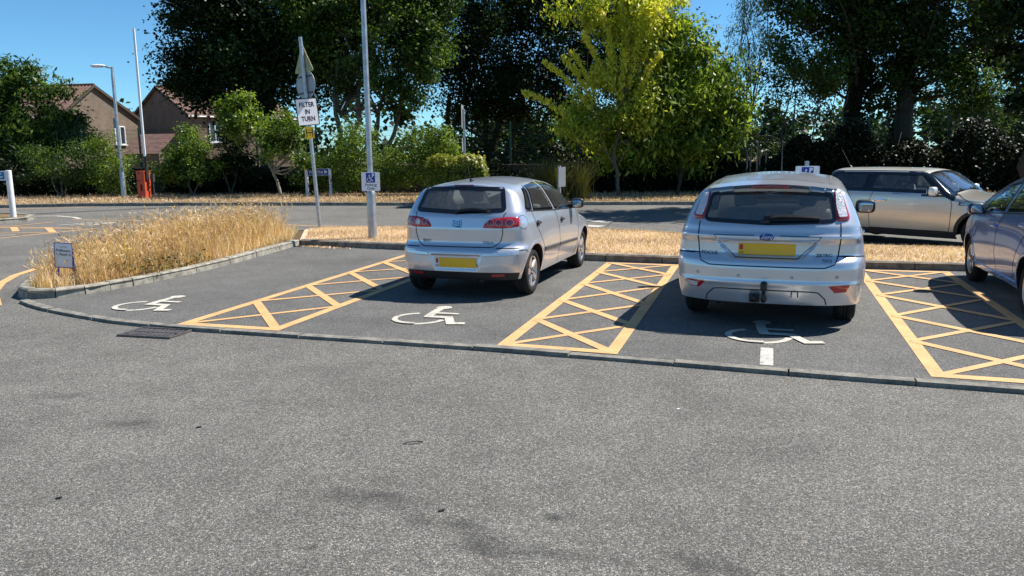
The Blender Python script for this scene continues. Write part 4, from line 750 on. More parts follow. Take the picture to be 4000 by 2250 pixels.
# same sign on a short post behind the right hatchback
s_ = empty('parking_sign', (4.63,12.45,.1)); tag(s_, 'white parking sign showing just above the right hatchback roof', 'sign', 'parking signs'); parking_plate(s_, (0,0,1.22), rad(-8))
mb = MB(); mb.box((0,.04,.74),(.055,.055,1.48),.004); mb.build('post', M['galv'], s_)
# grey back of a sign beyond the left hatchback
s_ = empty('parking_sign', (1.06,17.1,.1)); tag(s_, 'grey sign turned nearly edge on beyond the left hatchback', 'sign', 'parking signs'); plate('sign_plate', rrect(.36,.42,.015), .006, M['trim2'], s_, (.04,0,1.14), rad(62))
mb = MB(); mb.box((-.02,-.04,.69),(.055,.055,1.38),.004,rz=rad(62)); mb.build('post', M['trim2'], s_)
# leaning pole with four signs
t = empty('sign_pole', (-4.42,18.25,.1)); tag(t, 'leaning galvanised sign pole at the corner of the dry verge', 'sign pole'); TL = -.052
mb = MB(); mb.tube([(0,0,0),(TL*4.25,0,4.25)],.042,18); mb.build('pole', M['galv'], t, 'auto')
for z in (2.42,2.88,3.02,3.45,3.62,4.05):
    mb = MB(); mb.tube([(TL*z,0,z-.012),(TL*(z+.02),0,z+.012)],.049,16); mb.build('clip', M['galv'], t, 'auto')
def on_pole(name, z, label, rz, front, lean=-3.0):
    o = empty(name, (-4.42+TL*z+(.0), 18.25+(-.055 if front else .055), .1+z)); o.rotation_euler = (0,rad(lean),rad(rz)); tag(o, label, 'sign', 'signs on the leaning pole'); return o
o = on_pole('warning_sign', 3.76, 'triangular mossy sign back at the top of the leaning pole', -38, False); tri = rounded([(-.34,-.27),(.34,-.27),(0,.36)],.06); plate('sign_plate', tri, .006, M['olive'], o)
for z in (-.20,.06): 
    w = .5 if z < 0 else .2; mb = MB(); mb.box((0,-.012,z),(w,.018,.03)); mb.build('stiffener', M['olive'], o)
o = on_pole('round_sign', 3.22, 'round grey sign back below the triangle on the leaning pole', -36, False); plate('sign_plate', arc(0,0,.32,0,352,44), .006, M['greyback'], o)
for z in (-.18,.18): mb = MB(); mb.box((0,-.012,z),(.46,.018,.03)); mb.build('stiffener', M['trim'], o)
o = on_pole('filter_sign', 2.62, 'white sign reading FILTER IN TURN on the leaning pole', 32, True, -5.5); p = plate('sign_plate', rrect(.48,.58,.02), .008, M['white_plate'], o); decal('sign_border', stroke(rrect(.485,.585,.02), .02, True), M['black_ink'], p, -.0052)
for w, z in (('FILTER',.155),('IN',.0),('TURN',-.155)): lettering('sign_lettering', w, .145, M['black_ink'], p, -.0056, 0, z, .03, .82 if w != 'IN' else .8)
o = on_pole('hydrant_sign', 2.16, 'small yellow hydrant plate with a black H on the leaning pole', 12, True, -4); p = plate('sign_plate', rrect(.20,.26,.02), .012, M['yellow_plate'], o)
decal('sign_letter', [[(-.075,-.095),(-.055,-.095),(-.055,.095),(-.075,.095)],[(.055,-.095),(.075,-.095),(.075,.095),(.055,.095)],[(-.055,-.012),(.055,-.012),(.055,.012),(-.055,.012)]], M['black_ink'], p, -.0075)
lettering('sign_number', '100', .055, M['black_ink'], p, -.0075, 0, .06, 0, .9); lettering('sign_number', '10', .05, M['black_ink'], p, -.0075, 0, -.055, 0, .9)
# way out sign
t = empty('way_out_sign', (-7.95,33.0,.075), rad(-4)); tag(t, 'low blue Way Out sign on two pale posts across the road', 'sign')
for x in (-.5,.5): mb = MB(); mb.box((x,0,.57),(.11,.09,1.14),.008); mb.build('post', M['whitepost'], t)
p = plate('sign_panel', rrect(.89,.26,.005), .03, M['blue_ink'], t, (0,-.02,1.0)); decal('sign_border', stroke(rrect(.885,.255,.004), .014, True), M['white_plate'], p, -.017); lettering('sign_lettering', 'Way Out', .17, M['white_plate'], p, -.0175, -.09, .0, .01, .92); decal('sign_arrow', [[(.27,-.075),(.40,0),(.27,.075)]], M['white_plate'], p, -.018)
# sign cut by the left edge
t = empty('direction_sign', (-14.42,22.95,.09), rad(4)); tag(t, 'teal direction sign on a thick white post at the left edge', 'sign'); mb = MB(); mb.tube([(0,0,0),(0,0,1.33),(0,0,1.34)],[.08,.08,.07],18); mb.build('post', M['whitepost'], t, 'auto')
mb = MB(); mb.tube([(-1.6,0,0),(-1.6,0,1.33)],.08,18); mb.build('post', M['whitepost'], t, 'auto')
p = plate('sign_panel', rrect(1.46,.27,.005), .03, M['white_plate'], t, (-.80,-.03,1.19)); decal('blue_panel', [rrect(1.41,.215,.004)], M['teal_ink'], p, -.0165); decal('sign_arrow', stroke(arc(.60,.01,.045,300,60,10), .028)+[[(.61,-.07),(.665,-.02),(.57,-.015)]], M['white_plate'], p, -.018); decal('sign_mark', [[(.40,-.05),(.44,-.05),(.44,.055),(.40,.055)],[(.46,-.05),(.50,-.05),(.50,.07),(.46,.07)],[(.34,-.05),(.38,-.05),(.38,.03),(.34,.03)],[(.24,-.05),(.33,-.05),(.33,.03),(.24,.03)]], M['white_plate'], p, -.018)
# thin post with edge-on plates
t = empty('edge_on_sign', (-1.68,29.8,.075)); tag(t, 'thin grey post with sign plates seen edge on above the golden hedge', 'sign'); mb = MB(); mb.tube([(0,0,0),(-.03,0,3.3)],.042,12); mb.build('post', M['galv'], t, 'auto')
for z, h in ((3.02,.85),(2.0,.5)): plate('sign_plate', rrect(.6,h,.02), .012, M['greyback'], t, (-.075,0,z), rad(86))
# street lamp on the left
t = empty('street_lamp', (-16.45,33.8,.075)); tag(t, 'grey street lamp with a flat lantern arm on the left bank', 'street lamp'); mb = MB(); mb.tube([(0,0,0),(0,0,1.15),(0,0,1.2)],[.105,.10,.075],16); mb.build('column_base', M['galv'], t, 'auto'); mb = MB(); mb.tube([(0,0,1.19),(.0,0,5.05),(0,0,5.1),(0,0,5.38)],[.072,.065,.05,.05],14); mb.build('column', M['galv'], t, 'auto')
mb = MB(); mb.tube([(.0,0,5.33),(-.16,0,5.36),(-.3,0,5.40)],[.035,.035,.03],10); mb.build('arm', M['galv'], t, True); mb = MB(); mb.ell((-.58,0,5.43),(.32,.13,.065),18,9); mb.build('lantern', M['whitepost'], t, True); mb = MB(); mb.box((-.6,0,5.38),(.4,.17,.03),.01); mb.build('lamp_glass', M['clear'], t)
plate('notice_plate', rrect(.12,.42,.01), .01, M['greyback'], t, (-.1,0,3.1), rad(50))
# orange barrier
t = empty('barrier', (-14.98,32.6,.075), rad(-12)); tag(t, 'orange barrier cabinet with its white arm raised upright', 'barrier')
mb = MB(); mb.box((-.02,0,.55),(.36,.40,1.10),.015); mb.build('cabinet', M['orange'], t); mb = MB(); mb.box((.06,-.203,.55),(.05,.008,1.06),.002); mb.build('cabinet_rib', M['orange'], t); mb = MB(); mb.box((-.02,0,1.115),(.40,.44,.035),.01); mb.build('cabinet_lid', M['orange'], t)
mb = MB(); mb.box((.0,-.208,.46),(.075,.012,.28),.006); mb.build('ticket_slot', M['pit'], t); mb = MB(); mb.box((-.12,-.206,.74),(.13,.008,.045),.002); mb.build('warning_label', M['leaf_hedge'], t); mb = MB(); mb.box((-.09,-.206,1.03),(.05,.008,.05),.002); mb.build('lamp_window', M['pit'], t)
mb = MB(); mb.box((.19,-.05,1.02),(.07,.16,.5),.01); mb.build('arm_bracket', M['dark_metal'], t); mb = MB(); mb.box((.17,-.05,4.2),(.09,.05,5.0),.008); mb.build('arm', M['white_plate'], t); mb = MB(); mb.box((.18,-.05,1.45),(.085,.045,.6),.006); mb.build('counterweight', M['dark_metal'], t)
mb = MB(); mb.box((.32,.1,.82),(.14,.1,.3),.01); mb.tube([(.32,.12,0),(.32,.12,.7)],.03,8); mb.build('control_box', M['trim'], t)
# pollinator sign in the dry grass
t = empty('pollinator_sign', (-6.13,10.75,.085), rad(-3)); tag(t, 'small framed Pollinator Patch board standing in the dry grass', 'sign')
p = plate('sign_panel', rrect(.245,.33,.006), .012, M['white_plate'], t, (0,0,.36), 0, rad(4)); decal('sign_border', stroke(rrect(.25,.335,.006), .011, True), M['blue_ink'], p, -.0075)
lettering('sign_lettering', 'ANOTHER', .022, M['trim'], p, -.0072, 0, .115); lettering('sign_lettering', 'Pollinator', .052, M['black_ink'], p, -.0072, 0, .065, .02); lettering('sign_lettering', 'Patch', .052, M['black_ink'], p, -.0072, 0, .012, .02)
for x in (-.09,.09): decal('flower_mark', disc(x,.01,.018,8), M['greyback'], p, -.0074)
for x in (-.11,.11): mb = MB(); mb.tube([(x,.012,0),(x+.02,.012,.45)],.011,6); mb.build('stake', M['blue_ink'], t)
# pale stakes beyond the right hatchback
for i, (x, h) in enumerate(((9.45,1.5),(9.62,1.75),(9.85,2.0),(9.98,1.62),(10.2,1.55))):
    mb = MB(); mb.tube([(0,0,0),(.01,0,h*.6),(.02,0,h)],[.035,.035,.03],7); mb.lathe([(0,.03),(.05,.012),(.09,.001)],7,'z',(.02,0,h)); o = mb.build('garden_stake', M['palebark'], None, 'auto'); o.location = (x,32.+.1*(i % 2),.075); tag(o, ['shortest pale stake at the left of the row beyond the right hatchback','second pale stake from the left beyond the right hatchback','tallest pale stake in the row beyond the right hatchback','fourth pale stake from the left beyond the right hatchback','rightmost pale stake of the row beyond the right hatchback'][i], 'stake', 'garden stakes')

# ------------------------------------------------------------------ houses, wall, fence
def brick(name, a, b_, mort):
    b = NB(name); t = b.n('TexBrick'); t.inputs['Scale'].default_value = 1.; t.inputs['Brick Width'].default_value = .225; t.inputs['Row Height'].default_value = .075; t.inputs['Mortar Size'].default_value = .006
    for k, c in (('Color1',a),('Color2',b_),('Mortar',mort)): t.inputs[k].default_value = (*c,1)
    mp = b.n('Mapping'); mp.inputs['Rotation'].default_value = (rad(90),0,0); sx = b.n('SeparateXYZ'); cx = b.n('CombineXYZ'); b.l(b.coord(), sx.inputs[0]); b.l(sx.outputs[0], cx.inputs[0]); b.l(sx.outputs[2], cx.inputs[1]); b.l(cx.outputs[0], t.inputs[0])
    c = b.mix(1., t.outputs[0], b.ramp(b.noise(1.2,6), [(.3,.8),(.7,1.1)]), 'MULTIPLY'); b.set(Base_Color=c, Roughness=.9); return b.m
M['brick'] = brick('buff_brick', (.18,.13,.09), (.125,.09,.062), (.17,.145,.115)); M['tile'] = plain('terracotta_tile', (.15,.082,.065), .8, 0, .3, 3.); M['upvc'] = plain('white_window_frame', (.8,.8,.8), .4); M['pane'] = plain('house_window_glass', (.03,.04,.05), .06, 0, .1, 3., .8); M['timber'] = plain('brown_fascia', (.05,.035,.025), .7)
tile_me = None
def tile_mesh():
    global tile_me
    if tile_me is None:
        v, f = [], []; n = 6
        for y in (0,-.36):
            for i in range(n+1): u = i/n; v.append((u*.30, y, .03*math.sin(u*2*math.pi)+(.028 if y else .0)))
        for i in range(n+1): v.append((i/n*.30,-.36,.03*math.sin(i/n*2*math.pi)))
        f = [(i,n+1+i,n+2+i,i+1) for i in range(n)]+[(n+1+i,2*(n+1)+i,2*(n+1)+i+1,n+2+i) for i in range(n)]
        tile_me = bpy.data.meshes.new('roof_tile'); tile_me.from_pydata(v,[],f); tile_me.materials.append(M['tile']); tile_me.polygons.foreach_set('use_smooth', np.ones(len(f),dtype=bool))
    return tile_me
def house(name, label, N, FP, apex_h, eave, depth, gable_t, windows, fac_windows, tiles):
    """N: near ground corner of the gable wall, FP: far one; the ridge runs back from the gable, to the left of N->FP. local x along gable, y along ridge"""
    N, FP = np.array(N), np.array(FP); d = FP-N; Lg = np.linalg.norm(d); a = math.atan2(d[1],d[0]); root = empty(name, (N[0],N[1],0), a); tag(root, label, 'house', 'houses behind the fence')
    gx = Lg*gable_t; mk('gable_wall', [(0,0,0),(Lg,0,0),(Lg,0,eave),(gx,0,apex_h),(0,0,eave)], [(0,1,2,3,4)], M['brick'], root)
    mk('side_wall', [(0,0,0),(0,0,eave),(0,depth,eave),(0,depth,0)], [(0,1,2,3)], M['brick'], root); mk('side_wall', [(Lg,0,0),(Lg,depth,0),(Lg,depth,eave),(Lg,0,eave)], [(0,1,2,3)], M['brick'], root); mk('back_wall', [(0,depth,0),(0,depth,eave),(gx,depth,apex_h),(Lg,depth,eave),(Lg,depth,0)], [(0,1,2,3,4)], M['brick'], root)
    for sd, x1 in ((0,-.3),(1,Lg+.3)):
        x0 = gx; e0 = Lg if sd else 0.; sl = (eave-apex_h)/(e0-gx); z1 = eave+sl*(x1-e0); v = [(x0,-.2,apex_h+.04),(x1,-.2,z1+.04),(x1,depth+.2,z1+.04),(x0,depth+.2,apex_h+.04)]; v += [(p[0],p[1],p[2]-.12) for p in v]
        r = mk('roof_slope', v, [(0,1,2,3),(4,7,6,5),(0,4,5,1),(1,5,6,2),(2,6,7,3),(3,7,4,0)], M['tile'], root)
        # tiles laid on the slope seen from the car park
        if tiles == sd:
            ln = math.hypot(x1-x0, z1-apex_h); rows = int(ln/.3); cols = min(int((depth+.4)/.30), 290//max(rows,1)); dirx, dirz = (x1-x0)/ln, (z1-apex_h)/ln; up = Vector((-dirz,0,dirx)); up = up if up.z > 0 else -up
            for i in range(rows):
                for j in range(cols):
                    o = bpy.data.objects.new('roof_tile', tile_mesh()); link(o, r); ey = Vector((-dirx,0,-dirz)); ex = Vector((0,1,0)) if sd == 0 else Vector((0,-1,0)); ez = ex.cross(ey); base = Vector((x0+dirx*.3*i, -.2+.30*j+(.30 if sd else 0), apex_h+.06+dirz*.3*i))
                    o.matrix_local = Matrix(((ex.x,ey.x,ez.x,base.x),(ex.y,ey.y,ez.y,base.y),(ex.z,ey.z,ez.z,base.z),(0,0,0,1)))
        mb = MB(); mb.add([(x0,-.24,apex_h+.09),(x1,-.24,z1+.09),(x1,-.24,z1-.14),(x0,-.24,apex_h-.14),(x0,-.2,apex_h+.09),(x1,-.2,z1+.09),(x1,-.2,z1-.14),(x0,-.2,apex_h-.14)], [(0,1,2,3),(4,7,6,5),(0,4,5,1),(2,6,7,3),(1,5,6,2),(3,7,4,0)]); mb.build('barge_board', M['timber'], root)
        mb = MB(); mb.tube([(x1,-.25,z1-.05),(x1,depth+.2,z1-.05)],.06,8); mb.build('gutter', M['upvc'], root)
    mb = MB(); mb.tube([(gx,-.22,apex_h+.06),(gx,depth+.2,apex_h+.06)],.10,8); mb.build('ridge', M['tile'], root)
    def win(x, y, z, w, h, side):
        R = 0. if side == 'g' else rad(90); fr = MB()
        for bx_, bz, bw, bh in ((0,h/2,w,.08),(0,-h/2,w,.08),(-w/2,0,.08,h),(w/2,0,.08,h),(0,0,.07,h)): fr.box((bx_,-.04,bz),(bw,.09,bh))
        o = fr.build('window', M['upvc'], root); o.location = (x,y,z); o.rotation_euler = (0,0,R)
        for sx in (-1,1): q = mk('pane', [(sx*w/4-w/4+.06,-.02,-h/2+.04),(sx*w/4+w/4-.06,-.02,-h/2+.04),(sx*w/4+w/4-.06,-.02,h/2-.04),(sx*w/4-w/4+.06,-.02,h/2-.04)], [(0,1,2,3)], M['pane'], o)
        sb = MB(); sb.box((0,-.09,-h/2-.06),(w+.2,.16,.06)); sb.build('sill', M['upvc'], o)
    for (x, z, w, h) in windows: win(x, -.005, z, w, h, 'g')
    for (y, z, w, h) in fac_windows: win(Lg+.005, y, z, w, h, 'f')
    return root
house('brick_house', 'buff brick house with a red tiled roof and gable window, behind the street lamp', (-32.6,58.5), (-30.9,67.), 7.2, 4.9, 9., .42, [(6.3,3.5,1.15,1.4)], [], 0)
house('brick_house', 'shaded brick gable house with red roof half hidden by the dark tree', (-33.6,72.), (-26.2,66.), 7.6, 5.2, 10., .5, [], [(2.2,3.7,1.0,1.5),(4.6,.95,1.6,1.2),(6.8,3.7,1.0,1.5)], 1)
# low outbuilding between the houses
t = empty('outbuilding', (-26.4,57.5,0), rad(-8)); tag(t, 'low outbuilding with a red tiled roof between the two houses', 'outbuilding'); mb = MB(); mb.box((0,1.5,1.05),(2.6,3.,2.1)); mb.build('wall', M['brick'], t)
mk('roof', [(-1.45,-.2,2.0),(1.45,-.2,2.0),(1.45,2.2,3.45),(-1.45,2.2,3.45),(-1.45,2.3,3.35),(1.45,2.3,3.35)], [(0,1,2,3),(3,2,5,4)], M['tile'], t)
# boundary wall and green mesh fence along the far bank
FN = [(-34,38.6),(-20,37.6),(-6,36.2),(6,34.6),(20,30.8),(34,26)]
wl = empty('boundary_wall', (0,0,0)); tag(wl, 'low dark rendered wall along the foot of the fence', 'wall')
for a, b in zip(FN[:-1], FN[1:]):
    a, b = np.array(a)+(0,-.35), np.array(b)+(0,-.35); d = b-a; L = np.linalg.norm(d); n = max(1,int(L/3.))
    for i in range(n):
        c = a+d*(i+.5)/n; mb = MB(); mb.box((c[0],c[1],.62),(L/n-.012,.22,1.15),.01,rz=math.atan2(d[1],d[0])); mb.build('wall_panel', M['wall'], wl); mb = MB(); mb.box((c[0],c[1],1.23),(L/n-.012,.30,.07),.012,rz=math.atan2(d[1],d[0])); mb.build('coping', M['wall'], wl)
M['fencegreen'] = plain('green_fence_paint', (.008,.06,.035), .5, .2)
fe = empty('mesh_fence', (0,0,0)); tag(fe, 'dark green welded mesh fence running behind the shrubs', 'fence')
wires = MB()
for a, b in zip(FN[:-1], FN[1:]):
    a, b = np.array(a), np.array(b); d = b-a; L = np.linalg.norm(d); n = max(1,int(L/2.55)); u = d/L; nn = np.array([-u[1],u[0]])
    for i in range(n):
        p = a+d*i/n; mb = MB(); mb.box((p[0],p[1],1.55),(.07,.07,3.1),.004,rz=math.atan2(d[1],d[0])); mb.build('post', M['fencegreen'], fe)
    for k in range(int(L/.05)):
        p = a+u*(k*.05); w = u*.0028; h = nn*.0028; zt = 3.02+(.03 if k % 2 else 0); wires.add([(*(p-w),.1),(*(p+h),.1),(*(p+w),.1),(*(p-w),zt),(*(p+h),zt),(*(p+w),zt)], [(0,1,4,3),(1,2,5,4)])
    for z in np.arange(.2,3.05,.2):
        for z2 in (z-.004,): wires.add([(*(a-nn*.004),z2),(*(b-nn*.004),z2),(*(b-nn*.004),z2+.008),(*(a-nn*.004),z2+.008)], [(0,1,2,3)])
tag(wires.build('wire_mesh', M['fencegreen'], fe), kind='stuff')
# ------------------------------------------------------------------ vegetation
def leafcloud(name, C, Nn, ln, wd, m, tint, parent, droop=None, kind=None):
    """one mesh of leaf blades: C centres, Nn leaf normals"""
    n = len(C); Nn = Nn/(np.linalg.norm(Nn,axis=1)[:,None]+1e-9); a = rng.normal(size=(n,3)) if droop is None else droop+rng.normal(size=(n,3))*.45
    a -= (a*Nn).sum(1)[:,None]*Nn; a /= np.linalg.norm(a,axis=1)[:,None]+1e-9; b = np.cross(Nn,a)
    s = rng.uniform(.65,1.3,(n,1)); A = a*ln*s*.5; B = b*wd*s*.5; fold = Nn*wd*.12*s
    v = np.empty((n,4,3)); v[:,0] = C-A; v[:,1] = C+B+A*.1+fold; v[:,2] = C+A; v[:,3] = C-B+A*.1+fold
    me = bpy.data.meshes.new(name); me.vertices.add(n*4); me.vertices.foreach_set('co', v.ravel().astype(np.float32)); me.loops.add(n*4); me.loops.foreach_set('vertex_index', np.arange(n*4,dtype=np.int32)); me.polygons.add(n); me.polygons.foreach_set('loop_start', np.arange(0,n*4,4,dtype=np.int32)); me.polygons.foreach_set('loop_total', np.full(n,4,dtype=np.int32))
    me.materials.append(m); at_ = me.attributes.new('tint','FLOAT','POINT'); at_.data.foreach_set('value', np.repeat(np.clip(tint,0,1),4).astype(np.float32)); me.update(); o = link(bpy.data.objects.new(name, me), parent)
    if kind: o['kind'] = kind
    return o
def sample(blobs, n, per=55, sig=.26, shell=.55, flat=.8):
    """clumped leaf positions spread through ellipsoids; returns centres, normals, tint"""
    w = np.array([b[6] if len(b) > 6 else b[3]*b[4]*b[5] for b in blobs]); w = w/w.sum(); nc = max(6,n//per); ns = max(len(blobs)*2,nc//6); bi = rng.choice(len(blobs), ns, p=w); B = np.array([b[:6] for b in blobs])[bi]
    d = rng.normal(size=(ns,3)); d /= np.linalg.norm(d,axis=1)[:,None]; r = rng.uniform(0,1,(ns,1))**(1/3*shell); sc = B[:,:3]+d*B[:,3:6]*r          # boughs
    q = rng.integers(0,ns,nc); rad_ = np.minimum(B[q,3:6],2.2); cc = sc[q]+rng.normal(size=(nc,3))*rad_*.19; out_ = (cc-B[q,:3])/B[q,3:6]; out_ /= np.linalg.norm(out_,axis=1)[:,None]+1e-9   # sprays on a bough
    k = rng.integers(0,nc,n); sg = sig*rng.uniform(.5,1.5,(nc,1))[k]; C = cc[k]+rng.normal(size=(n,3))*sg*np.array([1,1,flat]); out = out_[k]
    N = out*.45+np.array([0,0,.6])+rng.normal(size=(nc,3))[k]*.45+rng.normal(size=(n,3))*.5; t = np.clip(.25*rng.uniform(0,1,ns)[q][k]+.35*rng.uniform(0,1,nc)[k]+.42*rng.uniform(0,1,n),0,1); return C, N, t
def limb(mb, p0, p1, r0, r1, bend=.25, n=6, seg=8):
    p0, p1 = np.array(p0,float), np.array(p1,float); L = np.linalg.norm(p1-p0); off = rng.normal(size=3)*bend*L*.25; pts = [p0+(p1-p0)*t+off*math.sin(math.pi*t)+rng.normal(size=3)*L*.012 for t in np.linspace(0,1,n)]; mb.tube([tuple(p) for p in pts], list(np.linspace(r0,r1,n)), seg); return pts
def tree(name, label, cat, base, blobs, n, ln, wd, m, trunks, bk='bark', per=55, sig=.26, shell=.55, group=None, tw=None, droop=None, crown_name='crown', flat_=.8, limbs=3):
    root = empty(name, base); tag(root, label, cat, group); b0 = np.array(base)
    L = [(b[0]-b0[0],b[1]-b0[1],b[2]-b0[2],*b[3:]) for b in blobs]; C, N, t = sample(L, n, per, sig, shell, flat_); ok = C[:,2]+b0[2] > .1; C, N, t = C[ok], N[ok], t[ok]
    leafcloud(crown_name, C, N, ln, wd, m, t, root, None if droop is None else np.tile(droop,(len(C),1)))
    mb = MB()
    for (a, b, r0, r1) in trunks: limb(mb, np.array(a)-b0, np.array(b)-b0, r0, r1, .3, 8, 9)
    for (x, y, z, rx, ry, rz, *_) in L:                      # limbs reaching into every mass of leaves
        a, b, r0, r1 = trunks[int(rng.integers(len(trunks)))]; st = np.array(a)*.3+np.array(b)*.7-b0
        for _k in range(limbs): limb(mb, st, np.array((x,y,z))+rng.normal(size=3)*np.array((rx,ry,rz))*.45, min(max(r1*.8,.02),.075), .010, .4, 6, 5)
    mb.build('trunk', M[bk], root, True); return root
BG = 'trees along the fence'
# big dark tree on the left of the view
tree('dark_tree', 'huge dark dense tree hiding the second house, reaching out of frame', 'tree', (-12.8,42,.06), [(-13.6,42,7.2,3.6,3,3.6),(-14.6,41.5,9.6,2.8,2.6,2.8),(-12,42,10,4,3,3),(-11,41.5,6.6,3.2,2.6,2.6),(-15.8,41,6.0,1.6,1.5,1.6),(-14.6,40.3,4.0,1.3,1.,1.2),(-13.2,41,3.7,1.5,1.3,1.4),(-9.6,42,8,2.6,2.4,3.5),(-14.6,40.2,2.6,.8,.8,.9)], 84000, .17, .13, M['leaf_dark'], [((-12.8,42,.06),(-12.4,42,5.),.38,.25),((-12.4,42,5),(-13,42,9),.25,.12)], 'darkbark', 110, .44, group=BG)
tree('lit_tree', 'tall tree with sunlit leaf edges and forked stems behind the lamp column', 'tree', (-7.4,38.5,.06), [(-6.4,38.5,7.2,2.7,2.2,2.6),(-5.1,38,5.6,1.9,1.6,1.6),(-7.6,38.5,9.2,3,2.4,2.2),(-5,38.5,9.4,2.4,2.2,2.4),(-8.4,38,6.4,1.5,1.3,1.7),(-5.9,37.5,4.4,1.2,1.,.8),(-3.9,38.3,7.4,1.3,1.3,1.6)], 54000, .16, .115, M['leaf_mid'], [((-7.6,38.5,.06),(-8.3,38.5,5.2),.16,.09),((-7.4,38.5,.06),(-7.0,38.4,5.6),.17,.09),((-7.2,38.5,.06),(-5.9,38.4,5.2),.14,.07),((-7.3,38.6,.06),(-5.2,38.6,5.8),.13,.06),((-7.5,38.6,.06),(-7.7,38.6,6.),.13,.07)], 'bark', 90, .30, group=BG)
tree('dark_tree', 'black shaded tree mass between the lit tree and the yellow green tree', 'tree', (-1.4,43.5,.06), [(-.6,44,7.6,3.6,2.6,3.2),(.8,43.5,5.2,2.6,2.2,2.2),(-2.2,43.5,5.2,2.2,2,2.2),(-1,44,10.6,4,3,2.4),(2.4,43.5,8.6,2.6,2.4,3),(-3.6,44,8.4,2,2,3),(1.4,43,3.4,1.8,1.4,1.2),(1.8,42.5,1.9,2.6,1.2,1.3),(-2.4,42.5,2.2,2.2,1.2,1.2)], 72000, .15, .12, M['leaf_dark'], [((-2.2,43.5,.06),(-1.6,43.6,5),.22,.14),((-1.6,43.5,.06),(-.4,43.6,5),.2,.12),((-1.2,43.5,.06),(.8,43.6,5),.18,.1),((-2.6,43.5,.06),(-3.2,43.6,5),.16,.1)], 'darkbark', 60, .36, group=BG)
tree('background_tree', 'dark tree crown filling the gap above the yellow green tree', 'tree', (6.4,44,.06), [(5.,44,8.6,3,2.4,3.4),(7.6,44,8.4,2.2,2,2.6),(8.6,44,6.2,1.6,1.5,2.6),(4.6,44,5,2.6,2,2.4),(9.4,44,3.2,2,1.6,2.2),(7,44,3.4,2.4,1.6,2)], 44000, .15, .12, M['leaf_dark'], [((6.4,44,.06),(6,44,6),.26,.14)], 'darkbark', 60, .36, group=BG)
# yellow green tree with drooping shoots, and its broad leaved neighbour
yt = tree('yellow_green_tree', 'sunlit yellow green tree with long drooping shoots behind the left hatchback', 'tree', (4.05,29.7,.075), [(4.2,30,5.3,1.5,1.3,1.3),(3.7,30,3.9,1.2,1.1,1.0),(4.9,30,6.6,1.3,1.1,1.),(2.9,30.2,6.9,1.,.9,.7),(3.5,30,2.7,1.3,1.1,.9),(4.9,30.2,3.4,1.1,1.,1.1),(3.9,30,7.7,1.3,1.1,.7),(4.2,30.4,1.9,1.5,1.,.7)], 21000, .17, .08, M['leaf_yellow'], [((4.05,29.7,.075),(4.1,29.9,3.0),.075,.055),((4.1,29.9,3.),(4.4,30,6.4),.055,.02),((4.0,29.8,1.0),(3.2,29.9,3.0),.04,.02),((4.1,29.8,1.4),(4.9,30.1,3.6),.04,.02)], 'bark', 70, .24, group=BG, droop=np.array((0,0,-1.1)))
def shoots(root, base, items, m, n=260, ln=.16, wd=.075, lift=.35):
    b0 = np.array(base); Cs, Ns = [], []; mb = MB()
    for (p0, p1) in items:
        p0, p1 = np.array(p0)-b0, np.array(p1)-b0; L = np.linalg.norm(p1-p0); pts = [p0+(p1-p0)*t+np.array((0,0,lift*L*.3))*math.sin(math.pi*t*.9) for t in np.linspace(0,1,7)]; mb.tube([tuple(p) for p in pts], list(np.linspace(.016,.004,7)), 5)
        k = int(n*L/2.2); t = rng.uniform(.12,1,k); P = np.array(pts); q = np.c_[np.interp(t,np.linspace(0,1,7),P[:,0]),np.interp(t,np.linspace(0,1,7),P[:,1]),np.interp(t,np.linspace(0,1,7),P[:,2])]+rng.normal(size=(k,3))*np.array((.06,.07,.06))-np.array((0,0,.05)); Cs.append(q); Ns.append(rng.normal(size=(k,3))*.7+np.array((.3,-.6,.4)))
    C = np.concatenate(Cs); leafcloud('shoot_leaves', C, np.concatenate(Ns), ln, wd, m, rng.uniform(.55,1.,len(C)), root, np.tile((0,0,-1.1),(len(C),1))); mb.build('shoot', M['bark'], root, True)
shoots(yt, (4.05,29.7,.075), [((3.1,29.6,2.2),(.45,29.1,3.85)),((3.2,29.6,3.0),(1.2,29.2,4.95)),((3.2,29.6,3.2),(1.9,29.2,5.1)),((3.3,29.6,3.4),(2.2,29.3,5.3)),((3.6,29.6,4.),(2.6,29.2,5.9)),((3.9,29.6,4.6),(3.2,29.3,6.9)),((4.2,29.6,4.8),(4.,29.2,7.4)),((4.4,29.6,4.8),(4.7,29.3,7.2)),((4.6,29.6,4.5),(5.6,29.3,6.6)),((3.8,29.5,3.6),(3.5,29.1,5.6)),((4.3,29.5,3.8),(4.6,29.1,5.7)),((3.2,29.6,2.4),(1.6,29.3,2.5)),((4.4,29.5,3.4),(5.4,29.1,5.2)),((4.,29.5,3.4),(4.1,29.,5.3))], M['leaf_yellow'])
tree('broadleaf_tree', 'bright green broad leaved tree with a shaded lower half beside the yellow one', 'tree', (6.6,30.8,.075), [(6.5,30.8,5.4,1.6,1.3,1.0),(7.5,30.8,4.6,1.2,1.1,1.),(5.9,30.8,4.3,1.3,1.2,1.1),(6.6,30.8,3.,1.9,1.4,1.1),(7.9,30.8,3.2,1.,1.,.9),(5.8,31,2.,1.6,1.2,.8),(7.4,31,1.9,1.5,1.2,.8)], 26000, .27, .09, M['leaf_lime'], [((6.5,30.8,.075),(6.6,30.8,4.4),.07,.03),((6.5,30.8,.6),(5.6,30.8,3.2),.04,.02),((6.6,30.8,1.),(7.6,30.8,3.4),.04,.02)], 'darkbark', 45, .30, group=BG, droop=np.array((0,0,-.8)))
